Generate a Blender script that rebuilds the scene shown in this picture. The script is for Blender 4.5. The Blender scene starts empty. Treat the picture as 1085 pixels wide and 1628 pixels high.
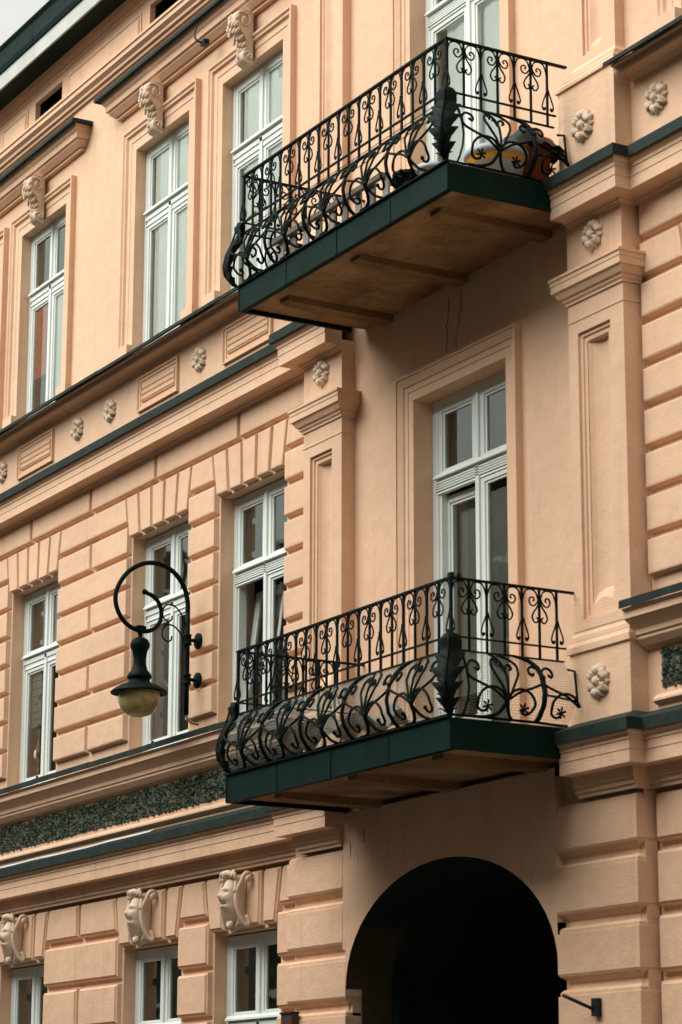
import bpy, math, random
from math import sin, cos, pi, radians, sqrt
from mathutils import Vector, Matrix
random.seed(7)
scene = bpy.context.scene
C = scene.collection

# ------------------------------------------------------------------ camera, sky, sun, exposure
cam_d = bpy.data.cameras.new('camera'); cam = bpy.data.objects.new('camera', cam_d); C.objects.link(cam)
scene.camera = cam
YAW, PITCH, ROLL = radians(60.2286), radians(13.9577), radians(0.1423)
fw = Vector((-sin(YAW)*cos(PITCH), cos(YAW)*cos(PITCH), sin(PITCH)))
rt = Vector((cos(YAW), sin(YAW), 0)); up = rt.cross(fw)
r2 = cos(ROLL)*rt + sin(ROLL)*up; u2 = -sin(ROLL)*rt + cos(ROLL)*up
M = Matrix((r2, u2, -fw)).transposed().to_4x4(); M.translation = Vector((0, -10.5, 1.6))
cam.matrix_world = M
cam_d.sensor_fit = 'HORIZONTAL'; cam_d.sensor_width = 36
cam_d.lens = 4097.5/1085*36
cam_d.clip_start = 0.1; cam_d.clip_end = 500
cam_d.dof.use_dof = True; cam_d.dof.focus_distance = 23.5; cam_d.dof.aperture_fstop = 4.5

SUN_EL, SUN_AZ = radians(45), radians(16)      # azimuth measured from the street side (-y) towards -x
world = bpy.data.worlds.new('World'); scene.world = world; world.use_nodes = True
wn = world.node_tree; wn.nodes.clear()
out = wn.nodes.new('ShaderNodeOutputWorld'); bg = wn.nodes.new('ShaderNodeBackground')
sky = wn.nodes.new('ShaderNodeTexSky'); sky.sky_type = 'NISHITA'; sky.sun_disc = False
sky.sun_elevation = SUN_EL; sky.sun_rotation = pi + SUN_AZ; sky.dust_density = 6; sky.ozone_density = 1; sky.air_density = 1
hs = wn.nodes.new('ShaderNodeHueSaturation'); hs.inputs['Saturation'].default_value = 0.12; hs.inputs['Value'].default_value = 1.0
mx = wn.nodes.new('ShaderNodeMix'); mx.data_type = 'RGBA'; mx.inputs[0].default_value = 0.93
mx.inputs[7].default_value = (12.2, 12.4, 11.7, 1)           # the even cloud deck
wn.links.new(sky.outputs[0], hs.inputs['Color']); wn.links.new(hs.outputs[0], mx.inputs[6])
wn.links.new(mx.outputs[2], bg.inputs[0]); bg.inputs[1].default_value = 0.058
wn.links.new(bg.outputs[0], out.inputs[0])
sun_d = bpy.data.lights.new('sun', 'SUN'); sun = bpy.data.objects.new('sun', sun_d); C.objects.link(sun)
sun_d.energy = 4.0; sun_d.angle = radians(60); sun_d.color = (0.98, 1.0, 0.98)
sd = Vector((-sin(SUN_AZ)*cos(SUN_EL), -cos(SUN_AZ)*cos(SUN_EL), sin(SUN_EL)))    # towards the sun
sun.rotation_euler = sd.to_track_quat('Z', 'Y').to_euler(); sun.location = (-20, -30, 40)
scene.view_settings.view_transform = 'Standard'; scene.view_settings.look = 'None'
scene.view_settings.exposure = 0.32; scene.view_settings.gamma = 1; scene.view_settings.use_curve_mapping = False
scene.render.engine = 'CYCLES'
scene.cycles.max_bounces = 6; scene.cycles.diffuse_bounces = 3; scene.cycles.transparent_max_bounces = 8
scene.cycles.use_denoising = True

# ------------------------------------------------------------------ materials
def mat(name, col, rough=0.8, metal=0.0, var=0.0, vscale=3.0, bump=0.0, bscale=60.0, spec=0.3, streak=0.0, streak_col=None, blotch=None):
    m = bpy.data.materials.new(name); m.use_nodes = True
    nt = m.node_tree; b = nt.nodes['Principled BSDF']
    b.inputs['Base Color'].default_value = (*col, 1); b.inputs['Roughness'].default_value = rough
    b.inputs['Metallic'].default_value = metal; b.inputs['Specular IOR Level'].default_value = spec
    geo = nt.nodes.new('ShaderNodeNewGeometry')
    cur = None
    def noise(scale, detail=4, vec=None):
        n = nt.nodes.new('ShaderNodeTexNoise'); n.inputs['Scale'].default_value = scale; n.inputs['Detail'].default_value = detail
        nt.links.new(vec or geo.outputs['Position'], n.inputs['Vector']); return n
    if var:
        n = noise(vscale, 5); r = nt.nodes.new('ShaderNodeMapRange')
        r.inputs[1].default_value = 0.3; r.inputs[2].default_value = 0.7; r.inputs[3].default_value = 1-var; r.inputs[4].default_value = 1+var
        nt.links.new(n.outputs[0], r.inputs[0])
        n2 = noise(vscale*9, 3); r2_ = nt.nodes.new('ShaderNodeMapRange')
        r2_.inputs[1].default_value = 0.3; r2_.inputs[2].default_value = 0.7; r2_.inputs[3].default_value = 1-var*.5; r2_.inputs[4].default_value = 1+var*.5
        nt.links.new(n2.outputs[0], r2_.inputs[0])
        mm = nt.nodes.new('ShaderNodeMath'); mm.operation = 'MULTIPLY'; nt.links.new(r.outputs[0], mm.inputs[0]); nt.links.new(r2_.outputs[0], mm.inputs[1])
        vm = nt.nodes.new('ShaderNodeVectorMath'); vm.operation = 'SCALE'; vm.inputs[0].default_value = col
        nt.links.new(mm.outputs[0], vm.inputs[3]); cur = vm.outputs[0]
    if streak:
        mp = nt.nodes.new('ShaderNodeMapping'); mp.inputs['Scale'].default_value = (9, 9, 0.55)
        nt.links.new(geo.outputs['Position'], mp.inputs[0]); n = noise(1.0, 6, mp.outputs[0])
        r = nt.nodes.new('ShaderNodeMapRange'); r.inputs[1].default_value = 0.55; r.inputs[2].default_value = 0.78; r.inputs[3].default_value = 0; r.inputs[4].default_value = streak
        nt.links.new(n.outputs[0], r.inputs[0])
        mi = nt.nodes.new('ShaderNodeMix'); mi.data_type = 'RGBA'; nt.links.new(r.outputs[0], mi.inputs[0])
        if cur: nt.links.new(cur, mi.inputs[6])
        else: mi.inputs[6].default_value = (*col, 1)
        mi.inputs[7].default_value = (*(streak_col or [c*.5 for c in col]), 1); cur = mi.outputs[2]
    if blotch:
        n = noise(blotch[1], 5); r = nt.nodes.new('ShaderNodeMapRange'); r.inputs[1].default_value = 0.5; r.inputs[2].default_value = 0.66; r.inputs[3].default_value = 0; r.inputs[4].default_value = blotch[2]
        nt.links.new(n.outputs[0], r.inputs[0])
        mi = nt.nodes.new('ShaderNodeMix'); mi.data_type = 'RGBA'; nt.links.new(r.outputs[0], mi.inputs[0])
        if cur: nt.links.new(cur, mi.inputs[6])
        else: mi.inputs[6].default_value = (*col, 1)
        mi.inputs[7].default_value = (*blotch[0], 1); cur = mi.outputs[2]
    if cur: nt.links.new(cur, b.inputs['Base Color'])
    if bump:
        n = noise(bscale, 6); n3 = noise(bscale*.08, 3)
        ad = nt.nodes.new('ShaderNodeMath'); ad.operation = 'ADD'; nt.links.new(n.outputs[0], ad.inputs[0])
        ml = nt.nodes.new('ShaderNodeMath'); ml.operation = 'MULTIPLY'; ml.inputs[1].default_value = 3; nt.links.new(n3.outputs[0], ml.inputs[0]); nt.links.new(ml.outputs[0], ad.inputs[1])
        bp = nt.nodes.new('ShaderNodeBump'); bp.inputs['Strength'].default_value = bump; bp.inputs['Distance'].default_value = 0.01
        nt.links.new(ad.outputs[0], bp.inputs['Height']); nt.links.new(bp.outputs[0], b.inputs['Normal'])
    return m
PLC = (0.75, 0.485, 0.318)
M_pl = mat('peach_plaster', PLC, .9, var=.06, vscale=.9, bump=.35, bscale=70, spec=.15, streak=.42, streak_col=(.60,.35,.23))
M_plc = mat('peach_plaster_ground_floor', (0.735, 0.465, 0.30), .9, var=.08, vscale=1.1, bump=.4, bscale=60, spec=.15, streak=.45, streak_col=(.48,.28,.17))
M_orn = mat('pale_stucco_ornament', (0.69, 0.52, 0.38), .85, var=.08, vscale=14, bump=.3, bscale=90, spec=.2)
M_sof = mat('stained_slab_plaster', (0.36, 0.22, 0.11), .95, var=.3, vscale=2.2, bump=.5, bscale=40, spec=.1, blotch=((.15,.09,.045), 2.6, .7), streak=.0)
M_beam = mat('brown_beam_plaster', (0.27, 0.16, 0.075), .9, var=.25, vscale=3, bump=.5, bscale=40, spec=.1)  # darker brown than the slab around it
M_white = mat('white_window_paint', (0.74, 0.775, 0.72), .45, var=.03, vscale=4, spec=.4)
M_flash = mat('weathered_zinc_flashing', (0.018, 0.027, 0.023), .65, metal=.0, var=.25, vscale=5, bump=.25, bscale=15, spec=.15, streak=.45, streak_col=(.04,.055,.048))
M_green = mat('green_painted_sheet_metal', (0.0010, 0.0145, 0.0102), .6, var=.25, vscale=3, bump=.3, bscale=6, spec=.10, streak=.25, streak_col=(.006,.026,.02))
M_iron = mat('dark_green_wrought_iron', (0.0012, 0.0060, 0.0042), .6, var=.2, vscale=20, bump=.2, bscale=120, spec=.10)
M_gut = mat('pale_gutter_board', (0.50, 0.51, 0.46), .6, var=.1, vscale=2, bump=.2, bscale=10, spec=.3)
M_stone = mat('dark_pebbledash', (0.035, 0.06, 0.04), .8, var=.5, vscale=22, bump=.6, bscale=80, spec=.3, blotch=((.3,.22,.15), 30, .75))
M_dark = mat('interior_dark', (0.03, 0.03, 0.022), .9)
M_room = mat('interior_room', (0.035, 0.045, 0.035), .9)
M_arch = mat('shaded_archway_plaster', (0.010, 0.022, 0.014), .9, var=.3, vscale=1.5, bump=.4, bscale=40)  # the passage's deep shade is put into this near-black colour
M_cloth = mat('sheer_curtain', (0.86, 0.87, 0.82), .9, var=.05, vscale=6)
M_cloth2 = mat('grey_curtain', (0.34, 0.33, 0.30), .9, var=.1, vscale=6)
M_red = mat('rust_red_curtain', (0.55, 0.17, 0.09), .9, var=.1, vscale=8)
M_dkpane = mat('dark_curtain_and_pane_shade', (0.022, 0.036, 0.025), .9, var=.2, vscale=8)  # dark curtains, also sheets that paint room shade behind bare panes
M_blind = mat('pale_blind', (0.42, 0.42, 0.38), .8)
M_terra = mat('terracotta', (0.32, 0.09, 0.035), .8, var=.15, vscale=12)
M_tub = mat('white_enamel', (0.62, 0.66, 0.68), .4, spec=.5)
M_yel = mat('yellow_band', (0.75, 0.33, 0.02), .5)
M_black = mat('black_plastic', (0.006, 0.012, 0.010), .5)
M_soil = mat('soil', (0.02, 0.014, 0.008), .95, bump=.6)
M_wood = mat('weathered_grey_wood', (0.19, 0.18, 0.15), .8, var=.25, vscale=9, bump=.3)
M_net = mat('galvanised_netting', (0.30, 0.35, 0.31), .6, metal=.3)
M_rope = mat('faded_pink_line', (0.30, 0.15, 0.11), .9)
M_lime = mat('lime_plastic', (0.45, 0.55, 0.12), .5)
M_street = mat('asphalt', (0.045, 0.045, 0.043), .9, var=.2, vscale=2, bump=.5, bscale=50)
M_pave = mat('pavement_stone', (0.12, 0.115, 0.105), .9, var=.2, vscale=2, bump=.4)
M_opp = mat('ochre_render', (0.13, 0.115, 0.085), .9, var=.08, vscale=1)
M_roof = mat('dark_roof_tile', (0.09, 0.05, 0.04), .8, var=.2, vscale=6, bump=.5, bscale=10)
M_crack = mat('crack_soot', (0.05, 0.03, 0.015), .95)
M_strip = mat('pale_sealing_strip', (0.55, 0.52, 0.46), .8, var=.15, vscale=5)
M_bulb = mat('milky_yellow_glass', (0.40, 0.31, 0.13), .25, var=.22, vscale=7, spec=.5, blotch=((.15,.12,.04), 9, .6))
def glass():
    m = bpy.data.materials.new('window_glass'); m.use_nodes = True; nt = m.node_tree; nt.nodes.clear()
    o = nt.nodes.new('ShaderNodeOutputMaterial'); mxs = nt.nodes.new('ShaderNodeMixShader')
    t = nt.nodes.new('ShaderNodeBsdfTransparent'); t.inputs[0].default_value = (.94, .97, .94, 1)
    g = nt.nodes.new('ShaderNodeBsdfGlossy'); g.inputs['Roughness'].default_value = .015; g.inputs[0].default_value = (.9, .95, .92, 1)
    f = nt.nodes.new('ShaderNodeFresnel'); f.inputs[0].default_value = 1.5
    mu = nt.nodes.new('ShaderNodeMath'); mu.operation = 'MULTIPLY_ADD'; mu.inputs[1].default_value = 1.9; mu.inputs[2].default_value = .02; mu.use_clamp = True
    geo = nt.nodes.new('ShaderNodeNewGeometry'); n = nt.nodes.new('ShaderNodeTexNoise'); n.inputs['Scale'].default_value = 1.6
    nt.links.new(geo.outputs['Position'], n.inputs['Vector'])
    bp = nt.nodes.new('ShaderNodeBump'); bp.inputs['Strength'].default_value = .12; bp.inputs['Distance'].default_value = .02
    nt.links.new(n.outputs[0], bp.inputs['Height']); nt.links.new(bp.outputs[0], g.inputs['Normal'])
    nt.links.new(f.outputs[0], mu.inputs[0]); nt.links.new(mu.outputs[0], mxs.inputs[0])
    nt.links.new(t.outputs[0], mxs.inputs[1]); nt.links.new(g.outputs[0], mxs.inputs[2]); nt.links.new(mxs.outputs[0], o.inputs[0])
    return m
M_glass = glass()

# ------------------------------------------------------------------ mesh helpers
WL = {}      # world location of each object (parents are never rotated)
class MB:
    def __init__(s): s.v = []; s.f = []; s.m = []; s.sm = []
    def face(s, pts, m=0, smooth=False):
        b = len(s.v); s.v += [tuple(p) for p in pts]; s.f.append(tuple(range(b, b+len(pts)))); s.m.append(m); s.sm.append(smooth)
    def grid(s, rows, m=0, smooth=True, close_u=False, cap=False):
        b = len(s.v); n = len(rows[0])
        for r in rows: s.v += [tuple(p) for p in r]
        for i in range(len(rows)-1):
            for j in range(n-1 if not close_u else n):
                k = (j+1) % n
                s.f.append((b+i*n+j, b+i*n+k, b+(i+1)*n+k, b+(i+1)*n+j)); s.m.append(m); s.sm.append(smooth)
        if cap:
            s.f.append(tuple(b+j for j in reversed(range(n)))); s.m.append(m); s.sm.append(False)
            s.f.append(tuple(b+(len(rows)-1)*n+j for j in range(n))); s.m.append(m); s.sm.append(False)
    def box(s, x0, x1, y0, y1, z0, z1, m=0):
        p = [(x0,y0,z0),(x1,y0,z0),(x1,y1,z0),(x0,y1,z0),(x0,y0,z1),(x1,y0,z1),(x1,y1,z1),(x0,y1,z1)]
        b = len(s.v); s.v += p
        for f in ((0,3,2,1),(4,5,6,7),(0,1,5,4),(1,2,6,5),(2,3,7,6),(3,0,4,7)):
            s.f.append(tuple(b+i for i in f)); s.m.append(m); s.sm.append(False)
    def tube(s, pts, r, n=5, m=0, cap=True, flat=1.0, taper=None):
        pts = [Vector(p) for p in pts]; rows = []; N = len(pts)
        ref = Vector((0, 0, 1))
        for i, p in enumerate(pts):
            t = (pts[min(i+1, N-1)] - pts[max(i-1, 0)])
            if t.length < 1e-9: t = Vector((0, 0, 1))
            t.normalize()
            if i == 0:
                a = ref if abs(t.dot(ref)) < .9 else Vector((0, 1, 0))
                nrm = (a - t*a.dot(t)).normalized()
            else:
                nrm = (nrm - t*nrm.dot(t))
                nrm = nrm.normalized() if nrm.length > 1e-6 else Vector((1, 0, 0))
            bn = t.cross(nrm); rr = r*(taper[i] if taper else 1)
            rows.append([p + nrm*cos(2*pi*k/n)*rr*flat + bn*sin(2*pi*k/n)*rr for k in range(n)])
        s.grid(rows, m, True, True, cap)
    def ball(s, c, rx, ry, rz, nu=8, nv=5, m=0, rot=None):
        rows = []
        for i in range(nv+1):
            th = pi*i/nv; row = []
            for j in range(nu):
                ph = 2*pi*j/nu
                p = Vector((rx*sin(th)*cos(ph), ry*sin(th)*sin(ph), rz*cos(th)))
                if rot: p = rot @ p
                row.append(Vector(c)+p)
            rows.append(row)
        s.grid(rows, m, True, True)
    def lathe(s, c, prof, n=20, m=0, cap=False):
        s.grid([[(c[0]+r*cos(2*pi*k/n), c[1]+r*sin(2*pi*k/n), c[2]+z) for k in range(n)] for r, z in prof], m, True, True, cap)
    def build(s, name, mats, parent=None, origin=None, kind=None, label=None, cat=None, group=None):
        if not isinstance(mats, (list, tuple)): mats = [mats]
        if origin is None:
            xs = list(zip(*s.v)); origin = [(min(a)+max(a))/2 for a in xs]
        o_ = Vector(origin)
        me = bpy.data.meshes.new(name); me.from_pydata([tuple(Vector(v)-o_) for v in s.v], [], s.f)
        for mm in mats: me.materials.append(mm)
        me.polygons.foreach_set('material_index', s.m); me.polygons.foreach_set('use_smooth', s.sm); me.update()
        return put(name, me, o_, parent, kind, label, cat, group)
def put(name, me, loc, parent=None, kind=None, label=None, cat=None, group=None, rot=None, scale=None):
    o = bpy.data.objects.new(name, me); C.objects.link(o); loc = Vector(loc)
    if parent: o.parent = parent; o.location = loc - WL[parent]
    else: o.location = loc
    if rot is not None: o.rotation_euler = rot
    if scale is not None: o.scale = scale
    WL[o] = loc
    if kind: o['kind'] = kind
    if label: o['label'] = label
    if cat: o['category'] = cat
    if group: o['group'] = group
    return o
def smooth(pts, k=4, closed=False):
    P = [Vector(p) for p in pts]; out_ = []
    n = len(P)
    for i in range(n-1):
        p0 = P[max(i-1, 0)]; p1 = P[i]; p2 = P[i+1]; p3 = P[min(i+2, n-1)]
        for j in range(k):
            t = j/k
            out_.append(.5*((2*p1)+(-p0+p2)*t+(2*p0-5*p1+4*p2-p3)*t*t+(-p0+3*p1-3*p2+p3)*t**3))
    out_.append(P[-1]); return out_
def mould(mb, path, prof, m=0, mats=None, cap=True):
    """profile (out, z) swept along plan path (x, y) running left to right; out is towards the street"""
    n = len(path); rows = []
    nr = []
    for i in range(n-1):
        d = Vector((path[i+1][0]-path[i][0], path[i+1][1]-path[i][1])).normalized(); nr.append(Vector((d.y, -d.x)))
    for i in range(n):
        a = nr[max(i-1, 0)]; b = nr[min(i, n-2)]; mt = (a+b); mt = mt/(1+a.dot(b))
        rows.append([(path[i][0]+mt.x*o, path[i][1]+mt.y*o, z) for o, z in prof])
    for i in range(n-1):
        for j in range(len(prof)-1):
            mb.face([rows[i][j], rows[i][j+1], rows[i+1][j+1], rows[i+1][j]], mats[j] if mats else m)
    if cap:
        mb.face(rows[0][::-1], m); mb.face(rows[-1], m)
def surround(mb, x0, x1, zt, zb, prof, m=0):
    """moulding round three sides of an opening; profile (offset outward, y)"""
    rows = []
    for (cx, cz, dx, dz) in ((x0, zb, -1, 0), (x0, zt, -1, 1), (x1, zt, 1, 1), (x1, zb, 1, 0)):
        rows.append([(cx+dx*o, y, cz+dz*o) for o, y in prof])
    for i in range(3):
        for j in range(len(prof)-1):
            mb.face([rows[i][j], rows[i+1][j], rows[i+1][j+1], rows[i][j+1]], m)
    mb.face(rows[0], m); mb.face(rows[-1][::-1], m)
def wall_sheet(mb, x0, x1, z0, z1, y, holes, depth, m=0):
    xs = sorted(set([x0, x1]+[h[0] for h in holes]+[h[1] for h in holes]))
    for a, b in zip(xs, xs[1:]):
        hs_ = sorted([h for h in holes if h[0] <= a+1e-6 and h[1] >= b-1e-6], key=lambda h: h[2]); z = z0
        for h in hs_:
            if h[2] > z+1e-6: mb.face([(a,y,z),(b,y,z),(b,y,h[2]),(a,y,h[2])], m)
            z = h[3]
        if z < z1-1e-6: mb.face([(a,y,z),(b,y,z),(b,y,z1),(a,y,z1)], m)
    for h in holes:
        a, b, c, d = h[:4]; e = h[4] if len(h) > 4 else depth
        mb.face([(a,y,c),(a,y,d),(a,e,d),(a,e,c)], m); mb.face([(b,y,c),(b,e,c),(b,e,d),(b,y,d)], m)
        mb.face([(a,y,d),(b,y,d),(b,e,d),(a,e,d)], m); mb.face([(a,y,c),(a,e,c),(b,e,c),(b,y,c)], m)
def inset_poly(P, d):
    n = len(P); R = []
    for i in range(n):
        a, b, c = Vector(P[i-1]), Vector(P[i]), Vector(P[(i+1) % n])
        e1 = (b-a).normalized(); e2 = (c-b).normalized(); n1 = Vector((-e1.y, e1.x)); n2 = Vector((-e2.y, e2.x))
        mt = (n1+n2)/(1+n1.dot(n2)); R.append(b+mt*d)
    return R
def block(poly, y0, depth, ins, parent, m, name='plaster_block', lip=.007):
    """bevelled block: poly (x,z) counter-clockwise outer outline at the groove bottom"""
    cx = sum(p[0] for p in poly)/len(poly); cz = sum(p[1] for p in poly)/len(poly)
    jy = random.uniform(-.002, .002)
    mb = MB(); poly = [(p[0]+random.uniform(-.0025, .0025), p[1]+random.uniform(-.0025, .0025)) for p in poly]; rings = [(0, y0+depth), (ins*.40, y0+depth-.004), (ins*.66, y0+lip+.006), (ins*.72, y0+lip*.5), (ins, y0+jy)]
    R = [[(q[0], y, q[1]) for q in inset_poly(poly, d)] for d, y in rings]
    n = len(poly)
    for a, b in zip(R, R[1:]):
        for i in range(n): mb.face([a[i], a[(i+1) % n], b[(i+1) % n], b[i]])
    mb.face(R[-1])
    return mb.build(name, m, parent)
def rect(x0, x1, z0, z1): return [(x0, z0), (x1, z0), (x1, z1), (x0, z1)]

# ------------------------------------------------------------------ ground, street and the far side of the street
mb = MB(); mb.face([(-300,-300,-.02),(300,-300,-.02),(300,300,-.02),(-300,300,-.02)]); mb.build('ground', M_street, kind='structure')
mb = MB(); mb.box(-60, 40, -2.4, .6, -.02, .12); mb.build('pavement', M_pave, kind='structure')
mb = MB(); mb.box(-60, 40, -16.2, -12.6, -.02, .12); mb.build('pavement', M_pave, kind='structure')
opp = put('apartment_building', None, (-20, -16.2, 0), label='plain grey brown building with dark roof on the far side of the street', cat='building')
mb = MB(); mb.box(-70, 30, -26, -16.2, 0, 14.6); mb.build('wall', M_opp, opp)
mb = MB(); mb.face([(-70,-15.7,14.5),(-70,-21,16.0),(30,-21,16.0),(30,-15.7,14.5)]); mb.face([(-70,-26.5,14.5),(30,-26.5,14.5),(30,-21,16.0),(-70,-21,16.0)])
mb.face([(-70,-15.7,14.5),(-70,-26.5,14.5),(-70,-21,16.0)]); mb.face([(30,-15.7,14.5),(30,-21,16.0),(30,-26.5,14.5)]); mb.build('roof', M_roof, opp)
for xx in (-63, -50, -44.5, -33, -20, -6): mb = MB(); mb.box(xx, xx+1.3, -19.5, -18.9, 14.9, 17.3); mb.box(xx-.08, xx+1.38, -19.58, -18.82, 17.3, 17.45); mb.build('chimney', M_roof, opp)
wmb = MB(); wmb.box(-.6, .6, 0, .05, -1.1, 1.1, 1); wmb.box(-.7, .7, .0, .08, 1.1, 1.2, 0); wmb.box(-.04, .04, .03, .07, -1.1, 1.1, 0); wmb.box(-.75, .75, 0, .16, -1.2, -1.1, 0)
w0 = wmb.build('window', [M_white, M_dark], opp, origin=(0, 0, 0)); w0.location = Vector((-60, -16.2, 2.2))-WL[opp]
for r in range(4):
    for k in range(26):
        if r or k: put('window', w0.data, (-60+k*3.3, -16.2, 2.2+r*3.9), opp)

# ------------------------------------------------------------------ the building
B = put('apartment_building', None, (-16.5, 0, 0), label='peach stuccoed tenement with white windows, rusticated bands and two iron balconies', cat='building')
XL, XR = -31.0, -8.0
AX = -16.45
PL = (-18.78, -18.12); PR = (-14.78, -14.10)         # pilasters of the middle floor
F3c = [-29.84, -26.85, -24.975, -21.985, -20.045, -12.87, -10.93]
F2c = [-29.86, -26.88, -25.0, -21.95, -20.05, -12.87, -10.93]
def op3(c): return (c-.608, c+.608, 9.30, 11.603)
def op2(c): return (c-.645, c+.645, 5.30, 7.50)
GFc = [-29.86, -26.88, -25.05, -22.0, -20.1, -12.87, -10.93]
def op1(c): return (c-.62, c+.62, .95, 3.475)

# --- walls
def wall(name, args, m, holes=(), depth=.42, parent=None):
    mb = MB()
    for (x0, x1, z0, z1, y) in args:
        hh = [h for h in holes if h[0] >= x0 and h[1] <= x1]
        wall_sheet(mb, x0, x1, z0, z1, y, hh, depth)
    return mb.build(name, m, parent or B)
attic = []
for c in F3c: attic.append((c-.375, c+.375, 12.66, 13.125, .06))
DO3 = (-17.19, -15.82, 8.50, 11.603); DO2 = (-17.16, -15.80, 4.46, 7.535)
W3 = wall('wall', [(XL, XR, 8.6, 13.6, 0.0)], M_pl, [op3(c) for c in F3c]+[DO3]+attic)
W2L = wall('wall', [(XL, -18.5, 4.0, 8.7, .055)], M_pl, [op2(c) for c in F2c])
W2R = wall('wall', [(-14.4, XR, 4.0, 8.7, .055)], M_pl, [op2(c) for c in F2c])
W2C = wall('wall', [(-18.3, -14.5, 3.95, 8.8, 0)], M_pl, [DO2])
W1L = wall('wall', [(XL, -18.7, -.05, 4.2, .068)], M_plc, [op1(c) for c in GFc])
W1R = wall('wall', [(-14.5, XR, -.05, 4.2, .068)], M_plc, [op1(c) for c in GFc])
# roof and back
mb = MB(); mb.face([(XL,-.32,13.81),(XR,-.32,13.81),(XR,5.5,16.8),(XL,5.5,16.8)]); mb.face([(XL,11,13.4),(XL,5.5,16.8),(XR,5.5,16.8),(XR,11,13.4)])
mb.build('roof', M_roof, B)
mb = MB(); mb.face([(XL,11,0),(XR,11,0),(XR,11,13.5),(XL,11,13.5)]); mb.face([(XR,0.05,0),(XR,11,0),(XR,11,13.5),(XR,0.05,13.5)]); mb.face([(XL,0.05,0),(XL,0.05,13.5),(XL,11,13.5),(XL,11,0)]); mb.build('wall', M_pl, B)

# --- interiors behind every opening
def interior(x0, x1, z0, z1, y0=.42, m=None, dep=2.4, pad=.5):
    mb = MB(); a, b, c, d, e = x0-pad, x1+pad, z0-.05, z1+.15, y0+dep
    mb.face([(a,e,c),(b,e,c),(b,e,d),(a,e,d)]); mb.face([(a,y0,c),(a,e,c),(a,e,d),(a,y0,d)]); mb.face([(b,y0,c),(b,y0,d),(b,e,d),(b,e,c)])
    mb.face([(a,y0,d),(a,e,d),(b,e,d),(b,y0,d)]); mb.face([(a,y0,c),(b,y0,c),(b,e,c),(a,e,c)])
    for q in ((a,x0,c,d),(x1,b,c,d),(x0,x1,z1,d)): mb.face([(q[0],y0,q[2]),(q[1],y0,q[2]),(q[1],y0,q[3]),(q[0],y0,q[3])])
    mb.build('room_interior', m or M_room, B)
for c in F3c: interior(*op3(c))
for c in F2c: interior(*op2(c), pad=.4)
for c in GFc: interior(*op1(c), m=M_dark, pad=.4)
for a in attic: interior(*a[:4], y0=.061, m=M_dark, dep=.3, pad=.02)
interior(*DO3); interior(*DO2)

# --- windows
def bars(mb, x0, x1, z0, z1, wx, wt, wb, y0, y1, m=0, lip=.012):
    """sash frame as mitred profile with a small inner bead"""
    o = [(x0,z0),(x1,z0),(x1,z1),(x0,z1)]; i = [(x0+wx,z0+wb),(x1-wx,z0+wb),(x1-wx,z1-wt),(x0+wx,z1-wt)]
    i2 = [(x0+wx*.72,z0+wb*.72),(x1-wx*.72,z0+wb*.72),(x1-wx*.72,z1-wt*.72),(x0+wx*.72,z1-wt*.72)]
    R = [[(p[0],y1,p[1]) for p in o], [(p[0],y0,p[1]) for p in o], [(p[0],y0,p[1]) for p in i2], [(p[0],y0+lip,p[1]) for p in i2], [(p[0],y0+lip,p[1]) for p in i], [(p[0],y1,p[1]) for p in i]]
    for a, b in zip(R, R[1:]):
        for k in range(4): mb.face([a[k], a[(k+1)%4], b[(k+1)%4], b[k]], m)
def sash(w, x0, x1, z0, z1, y, st=.075, top=.075, bot=.09, th=.045):
    mb = MB(); bars(mb, x0, x1, z0, z1, st, top, bot, y, y+th); mb.build('sash', M_white, w)
    mb = MB(); yy = y+th*.55; mb.face([(x0+st-.004,yy,z0+bot-.004),(x1-st+.004,yy,z0+bot-.004),(x1-st+.004,yy,z1-top+.004),(x0+st-.004,yy,z1-top+.004)]); mb.build('pane', M_glass, w)
def curtain(w, x0, x1, z0, z1, y, m, folds=.012, name='curtain', freq=55):
    rows = []; n = max(8, int((x1-x0)*40))
    ph = random.random()*6
    top = [(x0+(x1-x0)*i/n, y+folds*sin(ph+freq*(x1-x0)*i/n+1.3*sin(i*.37)), z1) for i in range(n+1)]
    mb = MB(); mb.grid([[(p[0], p[1], z0) for p in top], top]); return mb.build(name, m, w)
def window(x0, x1, z0, z1, y, zt, fo, label=None, lower=(0, 0), style='a', st=.075, upper=True, fl=0):
    """fixed frame + transom + four sashes; zt = top of the transom drip"""
    mb = MB(); bars(mb, x0+.002, x1-.002, z0, z1-.002, fo, fo*.75, .06, y, y+.09)
    c = (x0+x1)/2
    w = mb.build('window', M_white, B, label=label)
    mb = MB(); mb.box(c-.025, c+.025, y-.012, y+.05, z0+.06, z1-fo*.6); mb.build('mullion', M_white, w)
    d1 = zt+.015; d0 = zt-.105
    mb = MB()
    xa, xb = x0+fo*.5, x1-fo*.5
    prof = [(0,d1+.032),(.012,d1+.03),(.034,d1+.004),(.036,d1-.012),(-.004,d1-.014),(-.012,d1-.032),(.008,d1-.034)]
    k = 4 if style == 'f' else 1
    for i in range(k):
        zz = d1-.036-i*(.085/k); prof += [(.010, zz), (.010, zz-.085/k*.5), (-.002, zz-.085/k*.55), (-.002, zz-.085/k*.9)]
    prof += [(.004, d0-.015), (-.03, d0-.02)]
    mould(mb, [(xa, y-.002), (xb, y-.002)], prof); mb.build('transom', M_white, w)
    for (a, b, key) in ((x0+fo*.62, c-.018, 0), (c+.018, x1-fo*.62, 1)):
        sash(w, a, b, d1+.008, z1-fo*.5, y+.005, st=st, bot=.055)
        if lower[key] == 0: sash(w, a, b, z0+.03, d0, y+.005, st=st, top=.075, bot=.1)
    return w
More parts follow.
